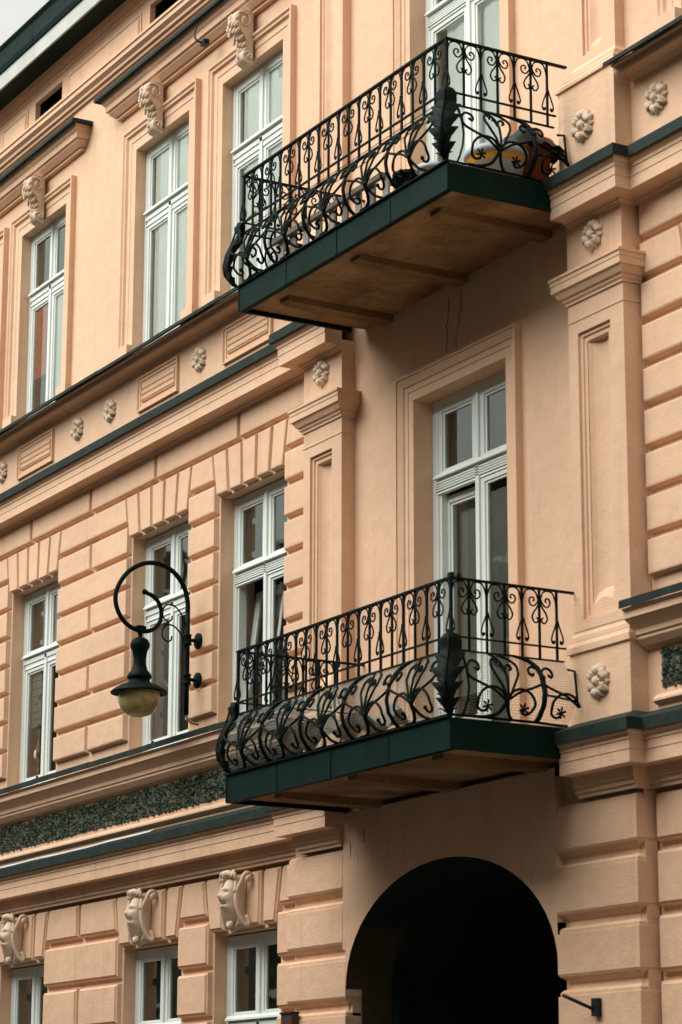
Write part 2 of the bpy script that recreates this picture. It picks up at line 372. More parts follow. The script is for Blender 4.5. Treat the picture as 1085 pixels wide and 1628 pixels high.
for i, c in enumerate(F3c):
    a = op3(c)
    w = window(a[0], a[1], 9.40, a[3], .10, 10.885, .075)
    d = M_cloth
    curtain(w, a[0]+.16, a[1]-.02, 10.93, a[3]-.02, .142, d if i != 2 else M_dkpane, folds=.004)  # one window has bare panes here; a dark sheet paints their shade
    if i == 2:
        curtain(w, a[0]+.02, c-.02, 9.9, 10.78, .142, M_red, folds=.004, freq=20)
        curtain(w, c+.02, a[1]-.02, 9.4, 10.78, .145, d, folds=.004)
    else: curtain(w, a[0]+.16, a[1]-.02, 9.4, 10.78, .145, d, folds=.004, freq=24)
w = window(DO3[0], DO3[1], 8.56, DO3[3], .145, 10.93, .10, label='tall white balcony door with pale curtains on the upper floor', style='f', st=.08)
curtain(w, DO3[0]+.2, DO3[1]-.05, 11.0, 11.5, .22, M_cloth, .005); curtain(w, DO3[0]+.24, DO3[1]-.02, 8.6, 10.8, .22, M_cloth, .008, freq=30)
for i, c in enumerate(F2c):
    a = op2(c)
    w = window(a[0], a[1], 5.34, 7.49, .19, 6.775, .10, style='f' if i in (4,) else 'a', lower=(1, 0) if i == 4 else (0, 0), st=.085)
    if i == 2:
        curtain(w, a[0]+.1, a[1]-.05, 6.80, 7.40, .27, M_dkpane, .012)
        for k in range(7):
            mb = MB(); zz = 6.60-k*.085; mb.box(a[0]+.12, c-.04, .25, .26+(k%2)*.004, zz-.078, zz); mb.build('blind_slat', M_blind, w)
    elif i == 3:
        curtain(w, a[0]+.14, c-.02, 5.38, 6.68, .25, M_cloth2, .008, freq=20); curtain(w, c+.05, a[1]-.05, 5.38, 6.68, .26, M_dkpane, .01)
        curtain(w, a[0]+.12, a[1]-.05, 6.80, 7.4, .28, M_dkpane, .012)
    elif i == 4:
        mb = MB(); q = MB()     # left leaf tilted into the room
        bars(q, -.29, .29, 0, 1.27, .075, .075, .09, 0, .045); s_ = q.build('sash', M_white, w, origin=(0,0,0))
        s_.location = Vector((a[0]+.36, .235, 5.36))-WL[w]; s_.rotation_euler = (-.13, 0, 0)
        mb.face([(-.22,.02,.085),(.22,.02,.085),(.22,.02,1.2),(-.22,.02,1.2)]); p_ = mb.build('pane', M_glass, w, origin=(0,0,0)); p_.location = s_.location; p_.rotation_euler = s_.rotation_euler
        curtain(w, a[0]+.3, c+.1, 5.4, 6.75, .55, M_cloth2, .02, freq=60); curtain(w, a[0]+.12, a[1]-.03, 6.8, 7.4, .27, M_dkpane, .015)
    else:
        curtain(w, a[0]+.2, a[1]-.1, 5.4, 7.4, .5, M_dkpane, .02)
# balcony door of the middle floor, left leaf opened into the room
w = window(DO2[0], DO2[1], 4.52, DO2[3], .17, 6.865, .12, label='white balcony door with its left leaf open on the middle floor', style='f', lower=(1, 0), st=.09)
q = MB(); bars(q, 0, .56, 0, 2.17, .085, .08, .35, 0, .05); q.box(.50, .53, -.05, 0, .98, 1.06); s_ = q.build('sash', M_white, w, origin=(0,0,0), label='open left leaf of the balcony door')
s_.location = Vector((DO2[0]+.09, .235, 4.56))-WL[w]; s_.rotation_euler = (0, 0, .03)
q = MB(); q.face([(.08,.02,.34),(.48,.02,.34),(.48,.02,2.10),(.08,.02,2.10)]); p_ = q.build('pane', M_glass, w, origin=(0,0,0)); p_.location = s_.location; p_.rotation_euler = s_.rotation_euler
q = MB(); q.box(.02, .075, -.03, 0, 0, .07); h_ = q.build('handle', M_black, w, origin=(0,0,0)); h_.location = Vector((DO2[0]+.14, .234, 6.02))-WL[w]
curtain(w, DO2[0]+.14, -16.5, 5.1, 6.70, .33, M_blind, .006, freq=14); curtain(w, -16.44, -15.83, 4.6, 6.62, .222, M_cloth2, .006, freq=46)
curtain(w, DO2[0]+.12, -16.52, 6.88, 7.4, .26, M_dkpane, .015); curtain(w, -16.44, -15.85, 6.88, 7.4, .26, M_dkpane, .015)
for i, c in enumerate(GFc):
    a = op1(c)
    w = window(a[0], a[1], 1.0, 3.465, .19, 2.72, .085, st=.08)
    if i in (2, 3, 4): curtain(w, a[0]+.05, a[1]-.03, 2.74, 3.42, .27, M_dkpane, .01)

# --- F3 architraves, hoods, corbels
ap = [(0, 0), (0, -.012), (.09, -.012), (.10, -.02), (.16, -.02), (.175, -.045), (.20, -.045), (.215, -.062), (.238, -.062), (.238, 0)]
for c in F3c:
    a = op3(c); mb = MB(); surround(mb, a[0], a[1], a[3], 9.50, ap); mb.box(a[0]-.25, a[0]-.002, -.07, 0, 9.25, 9.50); mb.box(a[1]+.002, a[1]+.25, -.07, 0, 9.25, 9.50)
    mb.build('window_surround', M_pl, B)
for d, zt_ in ((DO3, 11.603), (DO2, 7.535)):
    mb = MB(); surround(mb, d[0], d[1], zt_, d[2]+.1, [(0,0),(0,-.01),(.07,-.01),(.075,-.018),(.12,-.018),(.125,-.03),(.17,-.05),(.19,-.05),(.19,-.062),(.205,-.062),(.205,0)]); mb.build('door_surround', M_pl, B)
def hood(xa, xb):
    mb = MB(); z = 12.06
    pr_ = [(0,z),(.05,z),(.05,z+.03),(.075,z+.03),(.12,z+.075),(.12,z+.095),(.145,z+.1),(.145,z+.16),(.165,z+.18),(.185,z+.235),(0,z+.235)]
    mould(mb, [(xa, 0.0), (xa, -.001), (xb, -.001), (xb, 0.0)], pr_, cap=False); o = mb.build('hood_cornice', M_pl, B)
    mb = MB(); z += .238
    mould(mb, [(xa, 0.0), (xa, -.001), (xb, -.001), (xb, 0.0)], [(.0,z),(.225,z),(.235,z-.012),(.24,z-.012),(.24,z+.03),(0,z+.10)], cap=False); mb.build('flashing', M_flash, o)
    for k in range(int((xb-xa)/.9)):
        pass
hood(-28.05, -23.97-.0); hood(-22.95, -19.08); hood(-13.85, -9.9)

def make_corbel():
    mb = MB()
    side = smooth([(-.0,.52),(-.10,.53),(-.19,.50),(-.235,.43),(-.215,.35),(-.15,.30),(-.10,.24),(-.085,.17),(-.11,.11),(-.13,.06),(-.115,.01),(-.06,-.02),(-.0,-.03)], 3)
    side = [(p[0], p[1]) for p in [Vector((a[0], a[1])) for a in side]]
    for sx in (-1, 1):
        mb.face([(sx*.085, y, z) for y, z in (side if sx < 0 else side[::-1])])
    mb.grid([[(-.085, y, z) for y, z in side], [(-.04, y-.012, z) for y, z in side], [(0, y-.018, z) for y, z in side], [(.04, y-.012, z) for y, z in side], [(.085, y, z) for y, z in side]])
    for sx in (-1, 1):                                   # volutes on the cheeks
        for (cy, cz, r) in ((-.125, .41, .105), (-.065, .045, .055)):
            pts = [(sx*(.088+.004*t), cy+r*(1-t/14)*cos(pi*.9-t*.62*sx*-1*-1), cz+r*(1-t/14)*sin(pi*.9-t*.62)) for t in range(0, 13)]
            mb.tube(pts, .012 if r > .08 else .009, 5)
            mb.ball((sx*.092, cy, cz), .018, .022, .022, 7, 4)
    mb.build_ = None
    body = mb
    lf = MB()
    rnd = random.Random(3)
    for row, (y, z, w_) in enumerate([(-.235,.47,.10),(-.25,.40,.12),(-.235,.33,.11),(-.18,.27,.10),(-.14,.21,.09),(-.125,.15,.075),(-.135,.09,.06)]):
        for k in (-2, -1, 0, 1, 2):
            r = Matrix.Rotation(k*.45, 3, 'Y') @ Matrix.Rotation(-.35, 3, 'X')
            lf.ball((k*w_*.42, y-.008+abs(k)*.016, z-.02-abs(k)*.012+rnd.uniform(-.006, .006)), .021, .022, .042, 7, 4, rot=r)
    return body, lf
cb, lf = make_corbel()
c0 = cb.build('corbel', M_orn, B, origin=(0, 0, 0)); l0 = lf.build('leaf', M_orn, c0, origin=(0, 0, 0))
first = True
for c in F3c:
    if first: o = c0; first = False
    else: o = put('corbel', c0.data, (0,0,0), B); l_ = put('leaf', l0.data, (0,0,0), o); l_.location = (0,0,0)
    o.scale = (.88, .82, .97); o.location = Vector((c, -.045, 11.565))-WL[B]; WL[o] = Vector((c, -.045, 11.555))
l0.location = (0, 0, 0)

# --- eaves: string mould, attic panels, soffit, gutter
mb = MB(); z = 12.60
mould(mb, [(XL, 0), (XR, 0)], [(0,z),(.03,z),(.03,z+.035),(.06,z+.04),(.06,z+.07),(.10,z+.10),(.10,z+.15),(.115,z+.155),(.115,z+.185),(.0,z+.215)]); mb.build('string_course', M_pl, B)
for a, b in zip(F3c, F3c[1:]):
    x0, x1 = a+.375+.19, b-.375-.19
    if x1-x0 < .3: x0, x1 = a+.375+.14, b-.375-.14
    mb = MB(); o = [(x0,12.70),(x1,12.70),(x1,13.12),(x0,13.12)]; R = [[(p[0],y,p[1]) for p in inset_poly(o, d)] for d, y in ((0,0.0),(.0,-.014),(.02,-.014),(.03,-.002),(.05,-.002),(.06,-.02))]
    for p_, q_ in zip(R, R[1:]):
        for k in range(4): mb.face([p_[k], p_[(k+1)%4], q_[(k+1)%4], q_[k]])
    mb.face(R[-1]); mb.build('attic_panel', M_pl, B)
mb = MB(); mould(mb, [(XL, 0), (XR, 0)], [(0,13.22),(.02,13.22),(.025,13.26),(.05,13.30),(.07,13.345)]); mb.build('eaves_cove', M_pl, B)
mb = MB(); mb.box(XL, XR, -.305, -.0, 13.345, 13.50); mb.build('eaves_soffit', M_green, B)
n = 8
for k in range(n):
    xa = XL+k*3.0+.35; xb = xa+3.0
    mb = MB(); mb.box(xa, xb-.006, -.330, -.307, 13.325, 13.505); mb.build('eaves_board', M_gut, B)
    mb = MB(); mould(mb, [(xa, -.309), (xb-.003, -.309)], [(.0,13.508),(.04,13.508),(.055,13.56),(.06,13.74),(.075,13.765),(.06,13.78),(.0,13.78)]); mb.build('gutter', M_green, B)
    mb = MB(); mould(mb, [(xa-.015, -.309), (xa+.015, -.309)], [(.0,13.506),(.042,13.506),(.0575,13.56),(.0625,13.74),(.078,13.765),(.0,13.783)]); mb.build('gutter_joint', M_green, B)
mb = MB(); mb.box(XL, XR, -.405, -.30, 13.785, 13.80); mb.build('roof_edge', M_gut, B)

# --- sill ledge of the upper floor, side bays
def ledge(x0, x1, prof, metal, mt, name='sill_ledge', m=None, top=None):
    mb = MB(); mould(mb, [(x0, 0), (x1, 0)], prof); o = mb.build(name, m or M_pl, B)
    n = max(1, int((x1-x0)/1.35)); st = (x1-x0)/n
    for k in range(n):                          # flashing sheets that overlap like the real ones
        a, b = x0+k*st-(.0 if k == 0 else .02), x0+(k+1)*st
        j = .0025*(k % 2)
        mb = MB(); mould(mb, [(a, 0), (b, 0)], [(p[0]+j, p[1]+j) for p in metal]); mb.build('flashing', mt, o)
        if k and k % 2: mb = MB(); mb.box(a, a+.035, -metal[1][0]*.86, -metal[1][0]*.8, metal[1][1]+.002, metal[1][1]+.035); mb.build('seam_clip', mt, o)
    return o
p3 = [(0,9.165),(.03,9.175),(.06,9.19),(.14,9.19),(.14,9.185),(.155,9.185),(.165,9.20),(.165,9.235),(.20,9.24),(.20,9.255),(0,9.255)]
m3 = [(0,9.42),(.262,9.262),(.27,9.255),(.27,9.225),(.262,9.225),(.262,9.235),(.2,9.258)]
ledge(XL, PL[0]-.06, p3, m3, M_flash); ledge(PR[1]+.012, XR, p3, m3, M_flash)
# --- sill ledge of the middle floor
p2 = [(0,4.96),(.03,4.96),(.03,4.975),(.06,4.98),(.10,5.02),(.10,5.045),(.115,5.05),(.115,5.085),(.15,5.12),(.19,5.145),(.19,5.15),(.205,5.155),(.205,5.21),(.22,5.215),(.22,5.225),(0,5.225)]
m2 = [(0,5.345),(.235,5.283),(.243,5.277),(.243,5.225),(.236,5.225),(.236,5.232),(.2,5.24)]
ledge(XL, PL[0]-.06, p2, m2, M_flash); ledge(PR[1]+.012, XR, p2, m2, M_flash)
# --- entablature above the middle floor and above the ground floor
def entab(path, zt, name, m, low, zmet):
    mb = MB()
    prof = [(0, low[0][1])]+low+[(.058, zt-.155),(.165, zt-.152),(.165, zt-.066),(.170, zt-.062),(.170, zt),(.178, zt+.003),(.178,zt+.03),(.20,zt+.05),(.205,zt+.075),(.0,zt+.075)]
    mould(mb, path, prof); o = mb.build(name, m, B)
    mb = MB(); z = zt+.078
    mould(mb, path, [(0, z+.155), (.222, z+.07), (.23, z+.062), (.23, z-.018), (.222, z-.018), (.222, z-.004), (.1, z)]); mb.build('flashing', M_flash, o)
    return o
lowA = [(.0,8.21),(.015,8.21),(.017,8.222),(.032,8.225),(.036,8.24)]
y0p = -.13
entab([(XL, 0), (PL[0], 0), (PL[0], y0p), (PL[1], y0p)], 8.405, 'cornice', M_pl, lowA, 0)
entab([(PR[0]+.03, y0p), (PR[1], y0p), (PR[1], 0), (XR, 0)], 8.405, 'cornice', M_pl, lowA, 0)
lowG = [(.0,4.0),(.015,4.0),(.018,4.03),(.035,4.033),(.037,4.072),(.052,4.078),(.056,4.125)]
entab([(XL, 0), (PL[0]+.0, 0), (PL[0]+.0, y0p), (-18.09, y0p)], 4.30, 'cornice', M_plc, lowG, 0)
entab([(PR[0]+.02, y0p), (PR[1], y0p), (PR[1], 0), (XR, 0)], 4.30, 'cornice', M_plc, lowG, 0)

# --- frieze between the sill ledge and the entablature: panels and rosettes
def frieze_panel(x0, x1, z0=8.74, z1=9.093):
    mb = MB(); o = rect(x0, x1, z0, z1)
    R = [[(p[0],y,p[1]) for p in inset_poly(o, d)] for d, y in ((0,-.002),(0,-.03),(.012,-.03),(.02,-.012),(.045,-.012),(.05,-.001),(.085,-.001),(.09,-.016))]
    for p_, q_ in zip(R, R[1:]):
        for k in range(4): mb.face([p_[k], p_[(k+1)%4], q_[(k+1)%4], q_[k]])
    a, b = x0+.09, x1-.09; zz = z0+.09; n = 3; h = (z1-z0-.18)/n
    for k in range(n):
        z_ = zz+k*h; mb.face([(a,-.016,z_),(b,-.016,z_),(b,-.004,z_+h*.2),(a,-.004,z_+h*.2)]); mb.face([(a,-.004,z_+h*.2),(b,-.004,z_+h*.2),(b,-.016,z_+h*.4),(a,-.016,z_+h*.4)]); mb.face([(a,-.016,z_+h*.4),(b,-.016,z_+h*.4),(b,-.016,z_+h),(a,-.016,z_+h)])
    mb.build('frieze_panel', M_pl, B)
for a, b in ((-30.4, -29.4), (-28.45, -27.5), (-25.48, -24.52), (-22.415, -21.52), (-20.555, -19.6), (-13.35, -12.4), (-11.4, -10.45)): frieze_panel(a, b)
pm = MB()      # one petal, pointing +z, lying on the wall
rows = []
for i in range(7):
    t = i/6; hw = .026*sin(pi*min(1, .18+t*.82))**.8+.001; ln = .04+t*.095; yy = -.016-.046*sin(pi*t**.8)
    rows.append([(-hw, -.002, ln), (-hw*.75, yy*.85, ln), (0, yy*.55, ln+.003*(1-t)), (hw*.75, yy*.85, ln), (hw, -.002, ln)])
pm.grid(rows); pm.face([rows[-1][i] for i in range(5)])
pm_me = pm.build('petal', M_orn, B, origin=(0,0,0)); petal_me = pm_me.data; bpy.data.objects.remove(pm_me)
def rosette(x, z, y, s=1.0, a0=0.0):
    mb = MB(); mb.ball((x, y-.035*s, z), .034*s, .03*s, .034*s, 9, 6)
    for k in range(6): t_ = k*pi/3+a0; mb.ball((x+.03*s*cos(t_), y-.03*s, z+.03*s*sin(t_)), .013*s, .016*s, .013*s, 6, 4)
    ro = mb.build('rosette', M_orn, B, origin=(x, y, z))
    for k in range(6):
        put('petal', petal_me, (x, y, z), ro, rot=(random.uniform(-.1,.06), a0+k*pi/3+random.uniform(-.08,.08), 0), scale=(s*1.2, s*1.15, s*.98))
        put('petal', petal_me, (x, y, z), ro, rot=(0, a0+k*pi/3+pi/6, 0), scale=(s*.95, s*.75, s*.93))
for x in (-28.9, -25.93, -23.885, -23.085, -21.06, -19.2, -13.80, -11.9): rosette(x, 8.935, 0, 1.0)

# --- blocks of the middle floor
gz = [7.945, 7.645, 7.33, 7.01, 6.70, 6.39, 6.08, 5.77, 5.46, 5.35]
DEP = .055; INS = .047
def course(x0, x1, k, parent, split=None):
    z1, z0 = gz[k], gz[k+1]
    for a, b in (((x0, split), (split, x1)) if split else ((x0, x1),)):
        block(rect(a, b, z0, z1), 0, DEP, INS, parent, M_pl)
def vouss(c, parent, z0=7.49, z1=7.945, n=5, wb=.66, wt=.745):
    for k in range(n):
        a0, a1 = -wt+2*wt*k/n, -wt+2*wt*(k+1)/n; b0, b1 = -wb+2*wb*k/n, -wb+2*wb*(k+1)/n
        block([(c+b0, z0), (c+b1, z0), (c+a1, z1), (c+a0, z1)], 0, DEP, .04, parent, M_pl, name='voussoir')
def wallblocks(xs, parent, piers, joints, cents):
    js = [xs[0]]+joints+[xs[1]]
    for a, b in zip(js, js[1:]): block(rect(a, b, 7.945, 8.262), 0, DEP, INS, parent, M_pl)
    for c in cents: vouss(c, parent)
    for (a, b, sp, va, vb) in piers:
        for k in range(len(gz)-2):
            aa, bb = a, b
            if k == 0:
                aa = a+(.085 if va else 0); bb = b-(.085 if vb else 0)
                ta = a+(.055 if va else 0); tb = b-(.055 if vb else 0)
                block([(a+(.015 if va else 0), gz[1]), (b-(.015 if vb else 0), gz[1]), (b-(.07 if vb else 0), gz[0]), (a+(.07 if va else 0), gz[0])], 0, DEP, INS, parent, M_pl)
            else: course(a, b, k, parent, sp if (sp and k % 2 == 1) else None)
piersL = [(XL, -30.51, None, 0, 1), (-29.21, -27.53, -28.4, 1, 1), (-26.23, -25.65, None, 1, 1), (-24.35, -22.60, -23.50, 1, 1), (-21.30, -20.70, None, 1, 1), (-19.40, PL[0], None, 1, 0)]
piersR = [(PR[1], -13.52, None, 0, 1), (-12.22, -11.58, None, 1, 1), (-10.28, XR, -9.2, 1, 0)]
wallblocks((XL, PL[0]), W2L, piersL, [-28.4, -26.55, -25.08, -23.54, -22.01, -20.26], [c for c in F2c if c < -19])
wallblocks((PR[1], XR), W2R, piersR, [-13.2, -11.4, -9.6], [c for c in F2c if c > -14])

# --- pilasters of the middle floor
def pilaster(x0, x1):
    yb = -.13; mb = MB()
    px0, px1 = x0+.115, x1-.165; pz0, pz1 = 5.26, 7.385
    wall_sheet(mb, x0, x1, 5.18, 8.3, yb, [(px0, px1, pz0, pz1)], yb+.022)
    mb.face([(x1,yb,5.18),(x1,.05,5.18),(x1,.05,8.3),(x1,yb,8.3)]); mb.face([(x0,yb,5.18),(x0,yb,8.3),(x0,.05,8.3),(x0,.05,5.18)])
    ys = yb+.022                                                    # stepped border, then a round-backed flute
    o = rect(px0, px1, pz0, pz1); R = [[(p[0],y,p[1]) for p in inset_poly(o, d)] for d, y in ((0,ys),(.03,ys),(.034,ys+.014),(.068,ys+.014))]
    for p_, q_ in zip(R, R[1:]):
        for k in range(4): mb.face([p_[k], p_[(k+1)%4], q_[(k+1)%4], q_[k]])
    fx0, fx1, fz0, fz1 = px0+.068, px1-.068, pz0+.068, pz1-.068
    prof = [(fx0+(fx1-fx0)*t/8, ys+.014+.004+.055*sin(pi*t/8)**.7) for t in range(9)]
    bot = [(x, ys+.014, fz0+.02+.05*sin(pi*t/8)) for t, (x, y) in enumerate(prof)]
    mb.grid([[(x, ys+.014, fz0) for x, y in prof], bot, [(x, y, fz0+.10+.05*sin(pi*t/8)) for t, (x, y) in enumerate(prof)], [(x, y, fz1-.01) for x, y in prof], [(x, ys+.014, fz1) for x, y in prof]], smooth=False)
    o = mb.build('pilaster', M_pl, B)
    mb = MB(); pth = [(x0, .02), (x0, yb), (x1, yb), (x1, .02)]
    mould(mb, pth, [(0,7.48),(.006,7.48),(.006,7.486),(0,7.49)], cap=False)
    mould(mb, pth, [(0,7.62),(.014,7.62),(.014,7.635),(.03,7.65),(.03,7.665),(.05,7.675),(.075,7.72),(.09,7.725),(.09,7.775),(.095,7.78),(.095,7.81),(.105,7.815),(.105,7.835),(0,7.86)], cap=False)
    mb.build('capital', M_pl, o)
    return o
for p in (PL, PR): pilaster(*p)
rosette((PL[0]+PL[1])/2, 8.085, -.13, .95, .2); rosette((PR[0]+PR[1])/2, 8.075, -.13, .95, .2)
# pedestals (middle and upper floor)
def pedestal(x0, x1, z0, z1, ztop, y=-.15):
    mb = MB(); pth = [(x0, .05), (x0, y), (x1, y), (x1, .05)]; h = ztop-z1
    mould(mb, pth, [(0,z0),(0,z1),(.018,z1+.005),(.018,z1+h*.3),(.0,z1+h*.5),(.0,z1+h*.62),(-.006,z1+h*.64),(-.006,z1+h*.74),(-.02,z1+h*.9),(-.02,z1+h)], cap=False)
    mb.face([(x0+.02,y+.02,ztop),(x1-.02,y+.02,ztop),(x1-.02,.05,ztop),(x0+.02,.05,ztop)])
    return mb.build('pedestal', M_pl, B)
pedestal(PL[0], PL[1]+.02, 4.44, 5.02, 5.185); pedestal(PR[0]-.03, PR[1]+.005, 4.44, 5.02, 5.185)
pedestal(PL[0]-.02, PL[1]+.02, 8.5, 9.30, 9.41); pedestal(PR[0]-.05, PR[1]-.02, 8.5, 9.30, 9.41)
rosette((PR[0]+PR[1])/2-.02, 4.785, -.15, 1.0, .1); rosette((PR[0]+PR[1])/2-.06, 8.94, -.15, 1.0, .1); rosette((PL[0]+PL[1])/2, 4.785, -.15); rosette((PL[0]+PL[1])/2, 8.94, -.15)
# upper floor pilasters
for x0, x1 in ((-18.75, -18.20), (-14.73, -14.18)):
    mb = MB(); yb = -.085
    wall_sheet(mb, x0, x1, 9.38, 13.2, yb, [(x0+.14, x1-.14, 9.54, 12.9)], yb+.02)
    mb.face([(x1,yb,9.38),(x1,.02,9.38),(x1,.02,13.2),(x1,yb,13.2)]); mb.face([(x0,yb,9.38),(x0,yb,13.2),(x0,.02,13.2),(x0,.02,9.38)])
    o = rect(x0+.14, x1-.14, 9.54, 12.9); ys = yb+.02
    R = [[(p[0],y,p[1]) for p in inset_poly(o, d)] for d, y in ((0,ys),(.03,ys),(.034,ys+.012),(.055,ys+.012))]
    for p_, q_ in zip(R, R[1:]):
        for k in range(4): mb.face([p_[k], p_[(k+1)%4], q_[(k+1)%4], q_[k]])
    fx0, fx1, fz0, fz1 = x0+.195, x1-.195, 9.595, 12.845
    prof = [(fx0+(fx1-fx0)*t/8, ys+.012+.035*sin(pi*t/8)) for t in range(9)]
    mb.grid([[(x, ys+.012, fz0) for x, y in prof], [(x, y, fz0+.06) for x, y in prof], [(x, y, fz1-.01) for x, y in prof], [(x, ys+.012, fz1) for x, y in prof]], smooth=False)
    mould(mb, [(x0, .02), (x0, yb), (x1, yb), (x1, .02)], [(.02,9.40),(.02,9.44),(.008,9.46),(.0,9.48)], cap=False)
    mb.build('pilaster', M_pl, B)

# --- pebbledash band under the middle-floor ledge
def pebble_band(x0, x1, z0=4.675, z1=4.93, seed=1):
    rnd = random.Random(seed)
    mb = MB(); o = rect(x0-.06, x1+.06, z0-.02, z1+.02)
    mould(mb, [(x0-.06, 0), (x1+.06, 0)], [(0,4.56),(.02,4.565),(.045,4.585),(.045,4.60),(.02,4.63),(.0,4.635)])
    b_ = mb.build('band_frame', M_pl, B)
    st = MB(); n = int((x1-x0)*420)
    base = MB(); base.box(x0, x1, -.006, .0, z0, z1); base.build('stone_band', M_stone, b_)
    for k in range(n):
        x = rnd.uniform(x0, x1); z = rnd.uniform(z0-.008, z1+.008); r = rnd.uniform(.010, .021)
        rot = Matrix.Rotation(rnd.uniform(0, 6.28), 3, 'Y')
        # small angular chip: squashed octahedron
        P = [rot @ Vector(v) for v in ((r,0,0),(0,0,r*rnd.uniform(.6,1)),(-r,0,0),(0,0,-r*rnd.uniform(.6,1)))]
        top = Vector((x+rnd.uniform(-.3,.3)*r, -.010-r*rnd.uniform(.7,1.5), z+rnd.uniform(-.3,.3)*r)); c_ = Vector((x, -.004, z))
        for i in range(4): st.face([c_+P[i], c_+P[(i+1)%4], top])
    st.build('stone_chips', M_stone, b_, kind='stuff')
pebble_band(-28.9, -18.95, seed=2); pebble_band(-13.93, -9.0, seed=4)
q = MB(); P = [(-26.5+.45*i, -.205, 4.459+.004*(i % 4 == 1)+.003*max(0, i-8)) for i in range(12)]
q.grid([[(p[0], p[1], p[2]) for p in smooth(P, 4)], [(p[0], p[1]+.05, p[2]+.030) for p in smooth(P, 4)]]); q.build('peeling_strip', M_strip, B)
# base of the band wall (plaster in front of the recessed wall)
mb = MB(); wall_sheet(mb, XL, PL[0], 4.32, 4.97, 0.0, [], 0); wall_sheet(mb, PR[1], XR, 4.32, 4.97, 0.0, [], 0); mb.build('plaster_band', M_pl, B)

# --- ground floor
gk = [4.0, 3.615, 3.18, 2.745, 2.31, 1.875, 1.44, 1.0, .55, .1]
def gblock(poly, parent, name='plaster_block'):
    mb = MB(); rings = [(0, .068), (.026, .062), (.034, .020), (.048, .013), (.056, .0)]
    R = [[(q[0], y, q[1]) for q in inset_poly(poly, d)] for d, y in rings]; n = len(poly)
    for a, b in zip(R, R[1:]):
        for i in range(n): mb.face([a[i], a[(i+1)%n], b[(i+1)%n], b[i]])
    mb.face(R[-1]); return mb.build(name, M_plc, parent)
def gfwall(piers, cents, parent):
    for c in cents:      # three-stone flat arch with a mask on the keystone
        for (b0, b1, a0, a1) in ((-.64, -.33, -.74, -.36), (-.33, .36, -.36, .38), (.36, .64, .38, .74)):
            gblock([(c+b0, 3.47), (c+b1, 3.47), (c+a1, 4.0), (c+a0, 4.0)], parent, 'voussoir')
    for (a, b, sp, va, vb) in piers:
        for k in range(len(gk)-1):
            z1, z0 = gk[k], gk[k+1]
            if k == 0:
                ta, tb = a+(.10 if va else 0), b-(.10 if vb else 0); ba, bb = a+(.02 if va else 0), b-(.02 if vb else 0)
                if sp: gblock([(ba, z0), (sp, z0), (sp, z1), (ta, z1)], parent); gblock([(sp, z0), (bb, z0), (tb, z1), (sp, z1)], parent)
                else: gblock([(ba, z0), (bb, z0), (tb, z1), (ta, z1)], parent)
            elif sp and k % 2 == 0: gblock(rect(a, sp, z0, z1), parent); gblock(rect(sp, b, z0, z1), parent)
            else: gblock(rect(a, b, z0, z1), parent)
gfwall([(XL, -30.48, None, 0, 1), (-29.24, -27.5, -28.4, 1, 1), (-26.26, -25.67, None, 1, 1), (-24.43, -22.62, -23.56, 1, 1), (-21.38, -20.72, None, 1, 1), (-19.48, PL[0], None, 1, 0)], [c for c in GFc if c < -19], W1L)
gfwall([(PR[1], -13.49, None, 0, 1), (-12.25, -11.55, None, 1, 1), (-10.31, XR, -9.2, 1, 0)], [c for c in GFc if c > -14], W1R)
# banded piers beside the arch and the spandrel wall
AL, AR, AC, AZ, AB = -18.04, -15.06, -16.55, 2.86, .90
def band_course(path, z0, z1):
    mb = MB(); mould(mb, path, [(-.07,z0),(-.066,z0+.012),(-.012,z0+.05),(0,z0+.07),(0,z1-.085),(-.012,z1-.082),(-.012,z1-.058),(-.030,z1-.040),(-.066,z1-.030),(-.07,z1)]); mb.build('plaster_course', M_plc, B)
pr_ = [4.02, 3.60, 3.165, 2.735, 2.30, 1.865, 1.43, .99, .54, .10]
for k in range(len(pr_)-1):
    band_course([(-19.02+.0, .06), (-19.02, y0p), (AL-.0, y0p), (AL, .02)] if k > 1 else [(-19.02, .06), (-19.02, y0p), (-18.09, y0p)], pr_[k+1], pr_[k])
    band_course([(AR, .02), (AR, y0p), (PR[1], y0p), (PR[1], .05)] if k > 1 else [(AR-.005, y0p), (PR[1], y0p), (PR[1], .05)], pr_[k+1], pr_[k])
mb = MB(); mb.box(-19.01, -18.085, -.056, .05, .05, 4.2); mb.box(-18.10, AL-.012, -.056, .29, .05, 3.17); mb.build('pier_core', M_plc, B)
mb = MB(); mb.box(AR+.0, PR[1]-.006, -.056, .05, .05, 4.2); mb.build('pier_core', M_plc, B)
mb = MB(); mb.box(-18.0885, -18.075, -.127, -.05, 3.17, 4.2); mb.build('arch_wall', M_plc, B)
mb = MB(); mb.box(AR-.016, AR-.0065, -.127, -.05, 3.17, 4.2); mb.build('arch_wall', M_plc, B)
def archpts(y, a=None, b=None, n=28):
    a = a or (AR-AL)/2; b = b or AB
    return [(AC-a*cos(pi*i/n), y, AZ+b*sin(pi*i/n)) for i in range(n+1)]
mb = MB(); A_ = archpts(y0p+.002); ztop = 4.26
for p, q in zip(A_, A_[1:]): mb.face([p, q, (q[0], q[1], ztop), (p[0], p[1], ztop)])
mb.face([(-18.088,y0p+.002,3.17),(A_[0][0],y0p+.002,3.17),(A_[0][0],y0p+.002,ztop),(-18.088,y0p+.002,ztop)])
mb.face([(A_[-1][0],y0p+.002,3.17),(AR-.006+.005,y0p+.002,3.17),(AR-.006+.005,y0p+.002,ztop),(A_[-1][0],y0p+.002,ztop)])
mb.build('arch_wall', M_plc, B)
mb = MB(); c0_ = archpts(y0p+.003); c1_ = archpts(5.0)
cm_ = archpts(.30)
